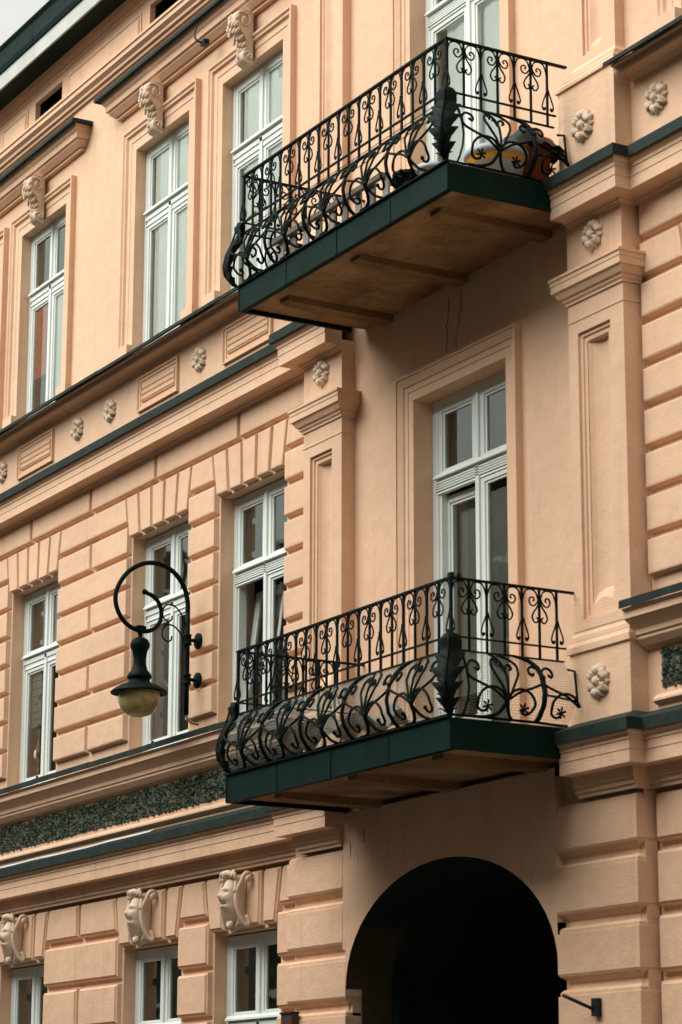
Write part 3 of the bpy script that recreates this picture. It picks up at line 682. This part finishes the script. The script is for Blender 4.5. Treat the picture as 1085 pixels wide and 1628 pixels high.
for i in range(len(c0_)-1):
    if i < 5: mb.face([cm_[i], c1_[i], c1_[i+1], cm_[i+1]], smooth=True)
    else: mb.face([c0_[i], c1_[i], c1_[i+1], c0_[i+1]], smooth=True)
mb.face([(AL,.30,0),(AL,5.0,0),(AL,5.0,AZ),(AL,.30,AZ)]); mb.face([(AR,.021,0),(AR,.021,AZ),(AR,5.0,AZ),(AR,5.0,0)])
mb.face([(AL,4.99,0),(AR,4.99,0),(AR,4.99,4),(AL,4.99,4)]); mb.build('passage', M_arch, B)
mb = MB()
for i in range(5): mb.face([c0_[i], cm_[i], cm_[i+1], c0_[i+1]], smooth=True)
mb.face([(AL,.021,0),(AL,.30,0),(AL,.30,AZ),(AL,.021,AZ)]); mb.build('arch_jamb', mat('half_shaded_jamb_plaster', (.055,.038,.016), .9, var=.3, vscale=1.5, bump=.4, bscale=40), B)  # lighter copy of the passage colour, painted where some daylight reaches in
mb = MB(); mb.box(AL+.001, AL+.10, .301, .40, 0, 3.0); mb.build('gate_post', M_black, B)
for k in range(9):
    mb = MB(); mb.box(AL+.12+k*.312, AL+.12+k*.312+.30, 3.0, 3.05, .0, 3.5); mb.build('gate_board', M_dark, B)
# --- masks on the keystones: a bearded head between two C-scrolls
def make_mask():
    hd = MB(); rows = []
    for i in range(37):                                          # head as stacked rings, face modelled in the radius
        t = i/36; z = .19-.40*t; row = []
        for j in range(33):
            a = -pi*.5+pi*(j/32)                                  # half round, face towards -y
            w_ = .10*max(0.03, 1-((t-.42)/.62)**4)**.5
            d = .215+.045*t-.10*max(0,t-.55)
            pk = [(0,.12),(.15,.17),(.35,.205),(.55,.225),(.62,.215),(.72,.195),(.85,.14),(1,.09)]
            for (ta, va), (tb, vb) in zip(pk, pk[1:]):
                if ta <= t <= tb: d = va+(vb-va)*(t-ta)/(tb-ta)
            r_y = d*max(0, cos(a))**.55; x = w_*sin(a)
            f = math.exp(-(x/.022)**2)
            r_y += f*.040*math.exp(-((t-.50)/.05)**2)+f*.018*math.exp(-((t-.42)/.07)**2)           # nose
            r_y += .018*math.exp(-((t-.32)/.035)**2)*math.exp(-(x/.07)**2)                         # brow
            r_y -= .034*math.exp(-((t-.385)/.03)**2)*math.exp(-((abs(x)-.042)/.02)**2)             # eye sockets
            r_y += .010*math.exp(-((t-.385)/.016)**2)*math.exp(-((abs(x)-.042)/.012)**2)           # eyeballs
            r_y += .014*math.exp(-((t-.49)/.06)**2)*math.exp(-((abs(x)-.055)/.025)**2)             # cheeks
            r_y -= .060*math.exp(-((t-.635)/.035)**2)*math.exp(-(x/.045)**2)                       # open mouth
            r_y += .012*math.exp(-((t-.585)/.018)**2)*math.exp(-(x/.035)**2)+.016*math.exp(-((t-.69)/.022)**2)*math.exp(-(x/.03)**2)
            if t > .66: r_y += .012*sin(x*260+t*30)*(t-.66)*3                                       # beard locks
            row.append((x, -r_y-.02, z))
        rows.append(row)
    hd.grid(rows)
    for k in range(7): a = -.9+.3*k; hd.ball((.10*sin(a), -.13-.07*cos(a), .16+.045*cos(a)), .028, .03, .03, 7, 4)       # hair curls
    for k in range(5): a = -.6+.3*k; hd.ball((.05*sin(a), -.10, -.21-.03*cos(a)), .020, .03, .035, 7, 4)
    sc = []
    for sx in (-1, 1):
        s_ = MB()
        P = smooth([(sx*.125,-.17,.235),(sx*.15,-.20,.215),(sx*.158,-.185,.18),(sx*.13,-.165,.19),(sx*.118,-.20,.225),(sx*.135,-.13,.26),(sx*.16,-.20,.20) ], 2)
        C1 = smooth([(sx*.205,-.015,.155),(sx*.215,-.03,.185),(sx*.215,-.06,.175),(sx*.205,-.05,.15),(sx*.20,-.02,.21),(sx*.19,-.07,.215),(sx*.165,-.10,.15),(sx*.15,-.145,.06),(sx*.15,-.145,-.05),(sx*.16,-.10,-.17),(sx*.18,-.05,-.235),(sx*.19,-.025,-.22),(sx*.17,-.05,-.15)], 4)
        s_.tube(C1, .022, 7); C2 = smooth([(sx*.11,-.14,.185),(sx*.135,-.155,.175),(sx*.14,-.16,.205),(sx*.12,-.165,.23),(sx*.10,-.15,.24),(sx*.09,-.13,.22),(sx*.13,-.14,.15),(sx*.15,-.165,.05)], 4); s_.tube(C2, .016, 6)
        sc.append(s_)
    lf_ = MB()
    for k in (-2,-1,0,1,2): lf_.ball((k*.035, -.05-.02*(2-abs(k)), -.25+abs(k)*.018), .022, .028, .05, 7, 4, rot=Matrix.Rotation(k*.35, 3, 'Y'))
    bk = MB(); bk.box(-.09, .09, -.09, 0, -.22, .18)
    return bk, hd, sc, lf_
bk, hd, sc, lf_ = make_mask()
me_b = bk.build('mask', M_orn, B, origin=(0,0,0)).data; me_h = hd.build('head', M_orn, B, origin=(0,0,0)).data
me_s = [s_.build('scroll', M_orn, B, origin=(0,0,0)).data for s_ in sc]; me_l = lf_.build('leaf', M_orn, B, origin=(0,0,0)).data
for o in [o for o in list(C.objects) if o.data in [me_b, me_h, me_l]+me_s]: WL.pop(o, None); bpy.data.objects.remove(o)
for c in GFc:
    P = (c+.015, -.002, 3.735); k_ = put('mask', me_b, P, B, scale=(.96, .86, .98))
    put('head', me_h, P, k_, rot=(-.12, 0, 0)); put('leaf', me_l, P, k_)
    for s_ in me_s: put('scroll', s_, P, k_)

# ------------------------------------------------------------------ balconies
LB = -14.79; RBX = -17.97; YF = -1.16
def belly(h):
    T = [(0,.03),(.05,.085),(.12,.13),(.20,.142),(.30,.12),(.38,.08),(.44,.035),(.475,0.0),(.6,0.0)]
    for (a, p), (b, q) in zip(T, T[1:]):
        if h <= b: t = max(0, (h-a)/(b-a)); t = t*t*(3-2*t)*.4+t*.6; return p+(q-p)*t
    return 0
def circ(cx, cz, r, a0, a1, n=9, shrink=0.0): return [(cx+r*(1-shrink*i/(n-1))*cos(a0+(a1-a0)*i/(n-1)), cz+r*(1-shrink*i/(n-1))*sin(a0+(a1-a0)*i/(n-1))) for i in range(n)]
# plane shapes (s, h) drawn in the x-z plane, h measured down from the top rail
def flatpts(P): return [(p[0], 0, p[1]) for p in P]
mA = MB()          # motif on every second bar: upper curls and a lower loop
for sx in (-1, 1):
    mA.tube(smooth([(sx*.004,-.045,0),(sx*.012,-.085,0),(sx*.035,-.118,0),(sx*.062,-.118,0),(sx*.075,-.092,0),(sx*.066,-.066,0),(sx*.046,-.064,0),(sx*.040,-.082,0),(sx*.050,-.088,0)], 3), .0062, 5)
    mA.tube(smooth([(sx*.004,-.10,0),(sx*.022,-.135,0),(sx*.045,-.17,0),(sx*.054,-.205,0),(sx*.038,-.235,0),(sx*.018,-.232,0),(sx*.012,-.212,0),(sx*.024,-.200,0)], 3), .0062, 5)
    mA.v = [v for v in mA.v]
def fix(mb_): mb_.v = [(v[0], v[2], v[1]) for v in mb_.v]      # (s, h, depth) -> (x, y, z)
mA.ball((0, -.105, 0), .013, .016, .012, 6, 4); mA.ball((0, -.222, 0), .016, .012, .012, 6, 4); fix(mA)
mArch = MB()       # small arch between two bars, pitch p = 1
def arch_mesh(p):
    m_ = MB(); h = p/2
    m_.tube(smooth([(-h+.004,-.115,0),(-h+.012,-.07,0),(-h*.55,-.022,0),(0,-.008,0),(h*.55,-.022,0),(h-.012,-.07,0),(h-.004,-.115,0)], 3), .0062, 5); fix(m_); return m_
mBm = MB()
for sx in (-1, 1):
    mBm.tube(smooth([(sx*.004,-.215,0),(sx*.016,-.255,0),(sx*.038,-.31,0),(sx*.05,-.355,0),(sx*.040,-.382,0),(sx*.024,-.376,0),(sx*.027,-.360,0)], 3), .0062, 5)
    mBm.ball((sx*.032, -.368, 0), .010, .010, .009, 6, 4)
mBm.ball((0, -.225, 0), .014, .010, .012, 6, 4); fix(mBm)
mbar = MB(); mbar.box(-.0075, .0075, -.0075, .0075, -.508, 0)
def tmp(mb_, name, m):
    o = mb_.build(name, m, None, origin=(0,0,0)); me = o.data; WL.pop(o, None); bpy.data.objects.remove(o); return me
ME_A = tmp(mA, 'scroll', M_iron); ME_B = tmp(mBm, 'forked_scroll', M_iron); ME_bar = tmp(mbar, 'baluster', M_iron)
ME_arF = tmp(arch_mesh(3.18/20), 'small_arch', M_iron); ME_arS = tmp(arch_mesh(.147), 'small_arch', M_iron)
def bp(P, r, mb_, n=5, taper=None):
    r *= 1.15      # curve on the belly surface, front orientation: x = s, y = -belly
    mb_.tube([(p[0], -belly(p[1]), p[1]) for p in smooth([(a[0], a[1], 0) for a in P], 4)], r, n, taper=taper)
def panel_meshes(flowers):
    rib = MB(); bp([(0,.01),(0,.06),(0,.13),(0,.22),(0,.30),(.005,.37),(.025,.425),(.07,.460),(.13,.474),(.19,.477)], .0135, rib, 6, taper=[1]*28+[.9,.8,.75,.7,.65,.6,.5,.4,.3])
    rib.ball((0, -belly(.31)-.004, .31), .02, .02, .018, 6, 4)
    tu = MB()
    for P in ([(0,.12),(-.035,.22),(-.085,.31),(-.10,.38),(-.07,.425),(-.045,.405),(-.055,.385)], [(0,.12),(.008,.25),(.0,.36),(-.03,.43),(-.07,.468)], [(0,.12),(.05,.22),(.10,.31),(.115,.38),(.08,.43),(.0,.468)], [(.0,.33),(.02,.375),(.05,.39),(.065,.365),(.045,.35)], [(0,.33),(-.01,.37),(-.035,.385)]): bp(P, .0085, tu)
    bp([(0,.16),(-.01,.10),(-.045,.04),(-.13,.015),(-.22,.012)], .012, tu); bp([(0,.16),(.012,.10),(.05,.04),(.10,.012)], .010, tu)
    tu.ball((0, -belly(.14), .14), .02, .02, .03, 7, 4)
    sp = []
    for sx in (-1, 1):
        s_ = MB()
        bp([(sx*.0,.13),(sx*.045,.190),(sx*.11,.216),(sx*.185,.195),(sx*.232,.135),(sx*.222,.075),(sx*.18,.048),(sx*.145,.062),(sx*.148,.090)], .0090, s_)
        bp([(sx*.225,.335),(sx*.24,.315),(sx*.265,.325),(sx*.262,.362),(sx*.235,.378),(sx*.29,.385),(sx*.312,.33)] if False else [(sx*.245,.345),(sx*.228,.325),(sx*.208,.345),(sx*.212,.378),(sx*.245,.395),(sx*.285,.375),(sx*.314,.315),(sx*.298,.272),(sx*.22,.235),(sx*.10,.190),(sx*.01,.13)], .0088, s_)
        cx, cz = sx*.15, .082; yb = -belly(.082)-.006
        if flowers:
            s_.ball((cx, yb-.008, cz), .014, .012, .014, 6, 4)
            for k in range(6):
                a = k*pi/3+.3; s_.ball((cx+.028*cos(a), yb-.004, cz+.028*sin(a)), .020, .006, .0095, 6, 4, rot=Matrix.Rotation(-a, 3, 'Y'))
        else: s_.ball((cx, yb, cz), .018, .014, .016, 7, 5)
        sp.append(s_)
    return rib, tu, sp
ribm, tulm, spf = panel_meshes(False); _, _, sps = panel_meshes(True)
ME_rib = tmp(ribm, 'belly_rib', M_iron); ME_tul = tmp(tulm, 'tulip_scroll', M_iron)
ME_spf = [tmp(s_, 'side_scroll', M_iron) for s_ in spf]; ME_sps = [tmp(s_, 'flower_scroll', M_iron) for s_ in sps]
# acanthus leaf for the corners, built facing -y, later turned to the diagonal
lm = MB()
def lb(h): return belly(h)*1.2+.014+.05*math.exp(-((h-.53)/.07)**2)
H_ = [(-.0,.015),(.05,.04),(.10,.10),(.108,.05),(.155,.07),(.205,.128),(.213,.06),(.26,.085),(.315,.142),(.323,.07),(.37,.09),(.42,.125),(.43,.078),(.48,.085),(.53,.088),(.57,.06),(.59,.02)]
rows = []; back = []
for h, w_ in H_:
    rows.append([(w_*t, -lb(h)-.030*(1-t*t)+.035*abs(t)**3*(w_/.1), h+.020*abs(t)**2*(w_ > .095)) for t in (-1,-.6,-.25,0,.25,.6,1)])
    back.append([(w_*t*.96, -lb(h)+.012+.035*abs(t)**3*(w_/.1), h+.020*abs(t)**2*(w_ > .095)) for t in (-1,-.6,-.25,0,.25,.6,1)])
lm.grid(rows); lm.grid(back[::-1])
for j in (0, 6): lm.grid([[r[j] for r in rows], [r[j] for r in back]], smooth=False)
lm.tube([(0, -lb(h)-.034, h) for h in (.02,.12,.2,.3,.4,.5,.55)], .012, 5)
for sx in (-1, 1):
    for h in (.04, .13, .225, .32, .41): lm.tube([(0, -lb(h-.03)-.030, h-.03), (sx*.05, -lb(h)-.018, h), (sx*.068, -lb(h)-.010, h+.004)], .006, 4)
ME_leaf = tmp(lm, 'corner_leaf', M_iron)

def balcony(zs, thick, xl, xr, yf, label):
    zt = zs+.99; z0 = zs
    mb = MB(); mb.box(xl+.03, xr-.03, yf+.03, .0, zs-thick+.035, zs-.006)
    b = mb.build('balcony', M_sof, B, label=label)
    mb = MB()                                          # sheet-metal clad edge: front with joints, two sides
    n = 4
    for k in range(n):
        a = xl+(xr-xl)*k/n; c_ = xl+(xr-xl)*(k+1)/n; j = .0015*(k % 2)
        q = MB(); q.box(a, c_-.002, yf-j, yf+.028, zs-thick, zs+.002); q.build('edge_plate', M_green, b)
        for xx in (a+.003,):
            q = MB(); q.box(xx, xx+.012, yf-.006, yf-.0018, zs-thick+.004, zs-.002); q.build('seam', M_green, b)
    for xa, xb in ((xl-.002, xl+.026), (xr-.026, xr+.002)):
        q = MB(); q.box(xa, xb, yf+.030, -.13, zs-thick-.001, zs+.001); q.build('edge_plate', M_green, b)
    q = MB(); q.box(xl+.03, xr-.03, yf+.0285, yf+.05, zs-thick-.004, zs-thick+.03); q.box(xl-.01, xr+.01, yf-.022, yf+.02, zs+.004, zs+.013); q.build('drip_edge', M_green, b)
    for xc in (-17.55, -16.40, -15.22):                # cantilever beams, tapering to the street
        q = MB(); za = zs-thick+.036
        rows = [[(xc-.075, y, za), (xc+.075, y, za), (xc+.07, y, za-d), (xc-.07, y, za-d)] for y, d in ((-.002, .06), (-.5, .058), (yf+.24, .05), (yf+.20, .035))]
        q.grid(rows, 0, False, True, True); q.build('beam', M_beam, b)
    # rails
    q = MB(); q.box(RBX-.015, LB+.015, YF-.015, YF+.015, zt-.006, zt+.010)
    q.box(LB-.015, LB+.015, YF+.0155, -.10, zt-.006, zt+.009); q.box(RBX-.015, RBX+.015, YF+.0155, .0, zt-.006, zt+.009); q.build('handrail', M_iron, b)
    for dz, e in ((-.41, -.20), (-.505, -.22)):
        q = MB(); q.box(RBX-.008, LB+.008, YF-.009, YF+.009, zt+dz-.006, zt+dz+.006)
        q.box(LB-.009, LB+.009, YF+.0095, e, zt+dz-.006, zt+dz+.005); q.box(RBX-.009, RBX+.009, YF+.0095, -.02, zt+dz-.006, zt+dz+.005); q.build('rail', M_iron, b)
    pF = 3.18/20
    for k in range(21):
        x = LB-k*pF; put('baluster', ME_bar, (x, YF, zt-.004), b, scale=(1.6 if k in (0, 20) else (1.25 if k % 2 == 0 else 1), 1.3 if k in (0,20) else 1, 1))
        if k % 2 == 1: put('scroll', ME_A, (x, YF-.006, zt), b, scale=(1.22, 1, 1.04))
        else: put('forked_scroll', ME_B, (x, YF-.006, zt), b, scale=(1.05, 1, 1))
        if k < 20: put('small_arch', ME_arF, (x-pF/2, YF-.002, zt), b)
    pS = .1475
    for side, X in ((1, LB), (-1, RBX)):
        for k in range(0, 7):
            y = YF+k*pS
            if k: put('baluster', ME_bar, (X, y, zt-.004), b)
            if k % 2 == 1: put('scroll', ME_A, (X+side*.006, y, zt), b, rot=(0, 0, pi/2), scale=(1.18, 1, 1.04))
            elif k: put('forked_scroll', ME_B, (X+side*.006, y, zt), b, rot=(0, 0, pi/2))
            if k < 6: put('small_arch', ME_arS, (X, y+pS/2, zt), b, rot=(0, 0, pi/2))
    # belly
    zb = zs+.012; pw = 3.18/5
    for k in range(1, 5): put('belly_rib', ME_rib, (LB-k*pw, YF, zb), b)
    for k in range(5):
        x = LB-(k+.5)*pw; put('tulip_scroll', ME_tul, (x, YF, zb), b)
        for s_ in ME_spf: put('side_scroll', s_, (x, YF, zb), b)
    for side, X in ((1, LB), (-1, RBX)):
        rz = pi/2*side
        cy = YF+.37; put('tulip_scroll', ME_tul, (X, cy, zb), b, rot=(0, 0, rz), scale=(1, 1, 1))
        for s_ in ME_sps: put('flower_scroll', s_, (X, cy, zb), b, rot=(0, 0, rz))
        put('belly_rib', ME_rib, (X, YF+.66, zb), b, rot=(0, 0, rz), scale=(-1.2*side, 1.2, 1)); put('belly_rib', ME_rib, (X, YF+.06, zb), b, rot=(0, 0, rz), scale=(.35*side, .9, 1))
        put('flower_scroll', ME_sps[0 if side > 0 else 1], (X, YF+.98, zb), b, rot=(0, 0, rz))
        q = MB(); q.tube([(X+side*.13, -.20, zb+.17), (X+side*.06, -.17, zb+.40), (X+side*.0, -.19, zb+.42)], .010, 6); q.tube([(X+side*.13, -.20, zb+.17), (X+side*.02, -.40, zb+.22)], .009, 5); q.build('wall_stay', M_iron, b)
        a = pi/4*side; put('corner_leaf', ME_leaf, (X, YF, zb), b, rot=(0, 0, a), scale=(.92, .95, 1) if side > 0 else (.5, .8, .97))
    q = MB(); q.tube([(RBX, -.2, zb+.012), (RBX-.04, -.5, zb+.012), (RBX-.03, YF-.03, zb+.012), (LB+.03, YF-.03, zb+.012), (LB+.04, -.5, zb+.012), (LB, -.2, zb+.012)], .011, 5); q.build('base_rail', M_iron, b)
    return b
bal_up = balcony(8.53, .205, -17.98, -14.735, -1.195, 'upper balcony with flowerpots behind its bellied iron railing')
bal_lo = balcony(4.485, .215, -18.06, -14.735, -1.21, 'lower balcony lined with wire netting behind its bellied iron railing')
# netting inside the lower belly
q = MB(); zb = 4.497; t = .0017
hs_ = [i*.475/26 for i in range(27)]
def net(x, y0, out, h): return None
for i in range(int(3.1/.018)):
    x = RBX+.04+i*.018; q.tube([(x, YF+.02-belly(h), zb+h) for h in (0,.06,.14,.24,.34,.42,.47)], t, 3, cap=False)
for h in hs_: q.tube([(RBX+.02, YF+.02-belly(h), zb+h), (LB-.02, YF+.02-belly(h), zb+h)], t, 3, cap=False)
for i in range(int(.93/.018)):
    y = YF+.04+i*.018; q.tube([(LB-.02+belly(h), y, zb+h) for h in (0,.06,.14,.24,.34,.42,.47)], t, 3, cap=False)
for h in hs_: q.tube([(LB-.02+belly(h), YF+.02, zb+h), (LB-.02+belly(h), -.22, zb+h)], t, 3, cap=False)
q.build('wire_netting', M_net, bal_lo, kind='stuff')

# cracks in the wall under the upper balcony and over the arch
rnd = random.Random(5)
def crack(pts, y, w_=.006):
    q = MB(); P = []
    for a, b_ in zip(pts, pts[1:]):
        for k in range(7): t = k/7; P.append((a[0]+(b_[0]-a[0])*t+rnd.uniform(-.012, .012), a[1]+(b_[1]-a[1])*t))
    L_ = [(p[0]-w_*rnd.uniform(.2, 1), y, p[1]) for p in P]; R_ = [(p[0]+w_*rnd.uniform(.2, 1), y, p[1]) for p in P]
    q.grid([L_, R_], smooth=False); q.build('crack', M_crack, B)
crack([(-16.62, 8.25), (-16.65, 8.0), (-16.66, 7.78)], -.0035, .007); crack([(-16.42, 8.28), (-16.47, 8.0), (-16.52, 7.88), (-16.505, 7.76)], -.0035, .006); crack([(-16.45,8.1),(-16.38,8.2)], -.0035, .004)
crack([(-17.97, 4.03), (-17.95, 3.93), (-18.0, 3.88)], y0p-.002, .005); crack([(-17.74, 4.1), (-17.76, 3.98)], y0p-.002, .006); crack([(-17.86,3.92),(-17.84,3.83)], y0p-.002, .004)

# ------------------------------------------------------------------ street lamp on a ring bracket
XLm = -21.0
lamp = put('street_lamp', None, (XLm, 0, 6.0), label='dark green street lamp hanging from a curled wall bracket, amber globe below', cat='street lamp')
q = MB(); q.tube([(XLm, -.118, 5.49), (XLm, -.118, 5.8), (XLm, -.118, 6.2), (XLm, -.120, 6.45)], .023, 10)
q.build('pole', M_iron, lamp)
arc = [(-.120, 6.45), (-.125, 6.56), (-.17, 6.70), (-.28, 6.82), (-.43, 6.875), (-.58, 6.86), (-.73, 6.77), (-.83, 6.63), (-.858, 6.50), (-.82, 6.37), (-.73, 6.27), (-.60, 6.225), (-.49, 6.245), (-.41, 6.32), (-.39, 6.42), (-.42, 6.51), (-.48, 6.565), (-.565, 6.595)]
q = MB(); P = smooth([(XLm, a, b_) for a, b_ in arc], 5); n_ = len(P); q.tube(P, .023, 9, taper=[1-.15*i/n_ for i in range(n_)]); q.ball(P[-1], .028, .028, .028, 8, 5); q.build('ring_bracket', M_iron, lamp)
for dz in (0, -.19):
    q = MB(); q.tube([(XLm, a, b_+dz) for a, b_ in [(p[0], p[1]) for p in smooth([(-.13,6.27),(-.17,6.40),(-.25,6.49),(-.33,6.50),(-.375,6.45),(-.37,6.38),(-.325,6.345),(-.285,6.365),(-.28,6.40)], 4)]], .008, 6); q.build('scroll', M_iron, lamp)
for z in (6.19, 5.82):
    q = MB()
    def disc(ya, ra, yb, rb): q.grid([[(XLm+ra*cos(t), ya, z+ra*sin(t)) for t in [2*pi*k/16 for k in range(16)]], [(XLm+rb*cos(t), yb, z+rb*sin(t)) for t in [2*pi*k/16 for k in range(16)]]], 0, True, True)
    for a in ((-.001,.075,-.018,.075),(-.018,.075,-.028,.055),(-.028,.055,-.034,.02),(-.034,.018,-.10,.016)): disc(*a)
    q.build('wall_plate', M_iron, lamp)
    q = MB(); q.lathe((XLm, -.118, z), [(.0,-.05),(.036,-.05),(.042,-.04),(.036,-.03),(.034,.03),(.042,.04),(.036,.05),(0,.05)], 12); q.build('clamp', M_iron, lamp)
LY = -.60
q = MB(); q.lathe((XLm, LY, 0), [(0,6.28),(.03,6.275),(.035,6.22),(.022,6.20),(.018,6.165),(.045,6.16),(.075,6.14),(.09,6.105),(.088,6.075),(.068,6.03),(.058,5.97),(.06,5.91),(.075,5.86),(.105,5.825),(.115,5.80),(.11,5.785),(.095,5.775),(.10,5.755),(.112,5.745)], 24); q.box(XLm-.03, XLm+.03, LY-.045, LY+.045, 6.225, 6.27); q.build('housing', M_iron, lamp)
q = MB(); q.lathe((XLm, LY, 0), [(.112,5.745),(.125,5.735),(.17,5.72),(.225,5.69),(.255,5.665),(.262,5.655),(.258,5.645),(.24,5.65),(.20,5.665),(.15,5.67)], 32); q.build('shade', M_iron, lamp)
q = MB(); q.lathe((XLm, LY, 0), [(.185,5.662),(.19,5.64),(.192,5.60),(.186,5.56),(.168,5.515),(.14,5.478),(.10,5.45),(.05,5.435),(.0,5.432)], 32); q.build('globe', M_bulb, lamp)
q = MB(); q.tube(smooth([(XLm,-.118,5.49),(XLm+.01,-.10,5.44),(XLm+.05,-.06,5.41),(XLm+.06,-.02,5.40)], 3), .012, 6); q.build('cable', mat('cable_sleeve', (.35,.20,.12), .6), lamp)

# ------------------------------------------------------------------ things on the balconies
zs = 8.532
def pot(name, x, y, z, r0, r1, h, m, label, rim=.012, cat='flowerpot', band=None, group=None):
    q = MB(); q.lathe((x, y, z), [(0,0),(r0,0),(r0+(r1-r0)*.8,h*.8),(r1,h*.82),(r1+rim,h*.84),(r1+rim,h),(r1,h),(r1-.01,h*.9),(0,h*.88)], 24)
    o = q.build(name, m, None, origin=(x, y, z), label=label, cat=cat, group=group)
    if band:
        q = MB(); t = lambda f: r0+(r1-r0)*f/.8*.8+.002
        q.lathe((x, y, z), [(r0+(r1-r0)*.60+.002,h*.60),(r0+(r1-r0)*.80+.002,h*.78)], 24); q.build('band', band, o)
    return o
pot('enamel_tub', -15.0, -.60, zs, .17, .23, .27, M_tub, 'white tub with a yellow band beside the terracotta pot on the upper balcony', cat='tub', band=M_yel)
pot('flowerpot', -15.02, -.28, zs+.0, .12, .17, .42, M_terra, 'terracotta flowerpot next to the wall on the upper balcony', cat='flowerpot')
pot('flowerpot', -15.32, -.95, zs, .085, .12, .20, M_tub, 'plain white flowerpot near the corner of the upper balcony')
pot('flowerpot', -15.62, -.98, zs, .08, .115, .24, M_iron, 'dark green flowerpot behind the front railing of the upper balcony')
# slatted bench on the upper balcony
bn = put('slatted_bench', None, (-16.9, -.9, zs), label='weathered grey slatted bench along the upper balcony railing', cat='bench')
q = MB(); q.box(-17.75, -15.95, -1.03, -.99, zs+.33, zs+.37); q.build('top_rail', M_wood, bn)
q = MB(); q.box(-17.75, -15.95, -1.03, -.99, zs+.06, zs+.10); q.build('bottom_rail', M_wood, bn)
for k in range(9):
    x = -17.68+k*.21; q = MB(); q.box(x, x+.085, -.988, -.97, zs+.04, zs+.36); o = q.build('slat', M_wood if k % 2 else M_cloth2, bn); o.rotation_euler = (0, .0, 0)
for x in (-17.72, -16.0): q = MB(); q.box(x-.02, x+.02, -.968, -.60, zs+.30, zs+.33); q.box(x-.02, x+.02, -.64, -.60, zs, zs+.30); q.build('leg', M_wood, bn)
for k in range(3):
    q = MB(); yy = YF+.045+.03*k; q.tube([(RBX+.03, yy, 8.53+.555-.02*k), (-16.6, yy, 8.53+.545-.02*k), (LB-.03, yy, 8.53+.56-.02*k)], .0035, 5)
    q.build('clothes_line', M_rope, None, label=['topmost and outermost','middle','lowest and innermost'][k]+' of three faded washing lines along the upper balcony railing', cat='washing line', group='washing lines on the upper balcony')
q = MB(); q.tube([(RBX-.12, YF+.05, 9.155), (RBX+.02, YF+.05, 9.165), (RBX+.12, YF+.05, 9.18)], .012, 8); q.ball((RBX-.12, YF+.05, 9.155), .015, .015, .015, 8, 5)
q.build('line_hook', M_lime, None, label='lime green plastic tube poking through the left end of the upper railing', cat='tube')

# lower balcony: planter box, folded cloth, dark box added behind the door glass
zl = 4.487
def cloth(x0, x1, y0, y1, z, m, label, seed):
    r = random.Random(seed); q = MB(); rows = []
    for i in range(15):
        row = []
        for j in range(9):
            u, v = i/14, j/8
            row.append((x0+(x1-x0)*u+.015*sin(j*1.7+i), y0+(y1-y0)*v, z+.06*sin(u*9+seed)*sin(v*4+seed)+.05*sin(v*9+u*5)+r.uniform(-.01,.01)-.06*(abs(u-.5)*2)**3))
        rows.append(row)
    q.grid(rows); q.build('folded_cloth', m, None, label=label, cat='cloth')
M_pat = mat('pale_patterned_cloth', (.40,.36,.29), .9, var=.15, vscale=6, blotch=((.10,.13,.05), 14, .8))
cloth(-17.6, -16.6, -1.12, -.75, zl+.26, M_pat, 'pale patterned cloth heaped behind the netting at the far end of the lower balcony', 1)
cloth(-16.55, -15.75, -1.1, -.8, zl+.20, mat('pale_dust_sheet', (.45,.42,.36), .9, var=.1, vscale=5), 'pale dust sheet heaped behind the netting at the middle of the lower balcony', 3)
q = MB(); q.box(-17.4,-16.3,.45,1.0,4.5,5.10); q.box(-17.4,-16.3,.9,1.05,5.1,5.5); q.build('dark_box', M_black, None, label='dark box added inside the open balcony door of the middle floor for the dark low in its glass', cat='dark_box')  # added dark box standing in for the dim room behind the door glass
# ------------------------------------------------------------------ small wall things
q = MB(); q.box(-14.615, -14.545, -.17, -.131, 2.50, 2.62); o = q.build('wall_fixture', M_black, None, label='small black fixture with a stub arm on the pier right of the archway', cat='wall fixture')
q = MB(); q.tube([(-14.60, -.17, 2.55), (-14.72, -.28, 2.625), (-14.75, -.31, 2.645)], .012, 6); q.build('arm', M_black, o)
q = MB(); q.box(-18.98, -18.80, -.20, -.132, 2.42, 2.70); o = q.build('meter_box', mat('brown_box', (.06,.03,.02), .5), None, label='small brown box on the banded pier left of the archway', cat='box')
q = MB(); q.box(-18.99, -18.79, -.21, -.131, 2.70, 2.715); q.build('lid', M_black, o)
q = MB(); q.tube(smooth([(-20.78,-.24,12.20),(-20.78,-.26,12.12),(-20.77,-.24,12.05),(-20.76,-.16,12.04)], 3), .009, 6); q.box(-20.81, -20.72, -.19, -.13, 12.02, 12.07); q.build('cable_hook', M_black, None, label='dark hook under the hood cornice between two upper windows', cat='hook')
# ornament hanging in the window
c = F2c[2]; q = MB(); rows = []
for i in range(19):
    row = []
    for j in range(15):
        u, v = i/18*2-1, j/14*2-1; r_ = min(1, sqrt(u*u+v*v)); 
        row.append((-14.99+.25*u, -.34+.23*v, 8.532+.50-.20*r_**2.2+.022*sin(7*u+3*v)+.018*sin(11*v-5*u)+random.uniform(-.006, .006)))
    rows.append(row)
q.grid(rows); q.build('dark_cloth', M_black, None, label='dark cloth draped over the terracotta flowerpot of the upper balcony', cat='cloth')
c = F2c[2]; q = MB(); X = c-.30; q.tube([(X, .26, 6.02), (X, .26, 5.86)], .004, 5); q.lathe((X, .26, 5.60), [(0,0),(.025,.03),(.05,.09),(.045,.15),(.02,.20),(.012,.26),(0,.27)], 10); q.ball((X, .26, 5.54), .02, .02, .03, 7, 4)
q.build('hanging_ornament', M_orn, None, label='pale ornament hanging in a middle floor window left of the lamp', cat='ornament')
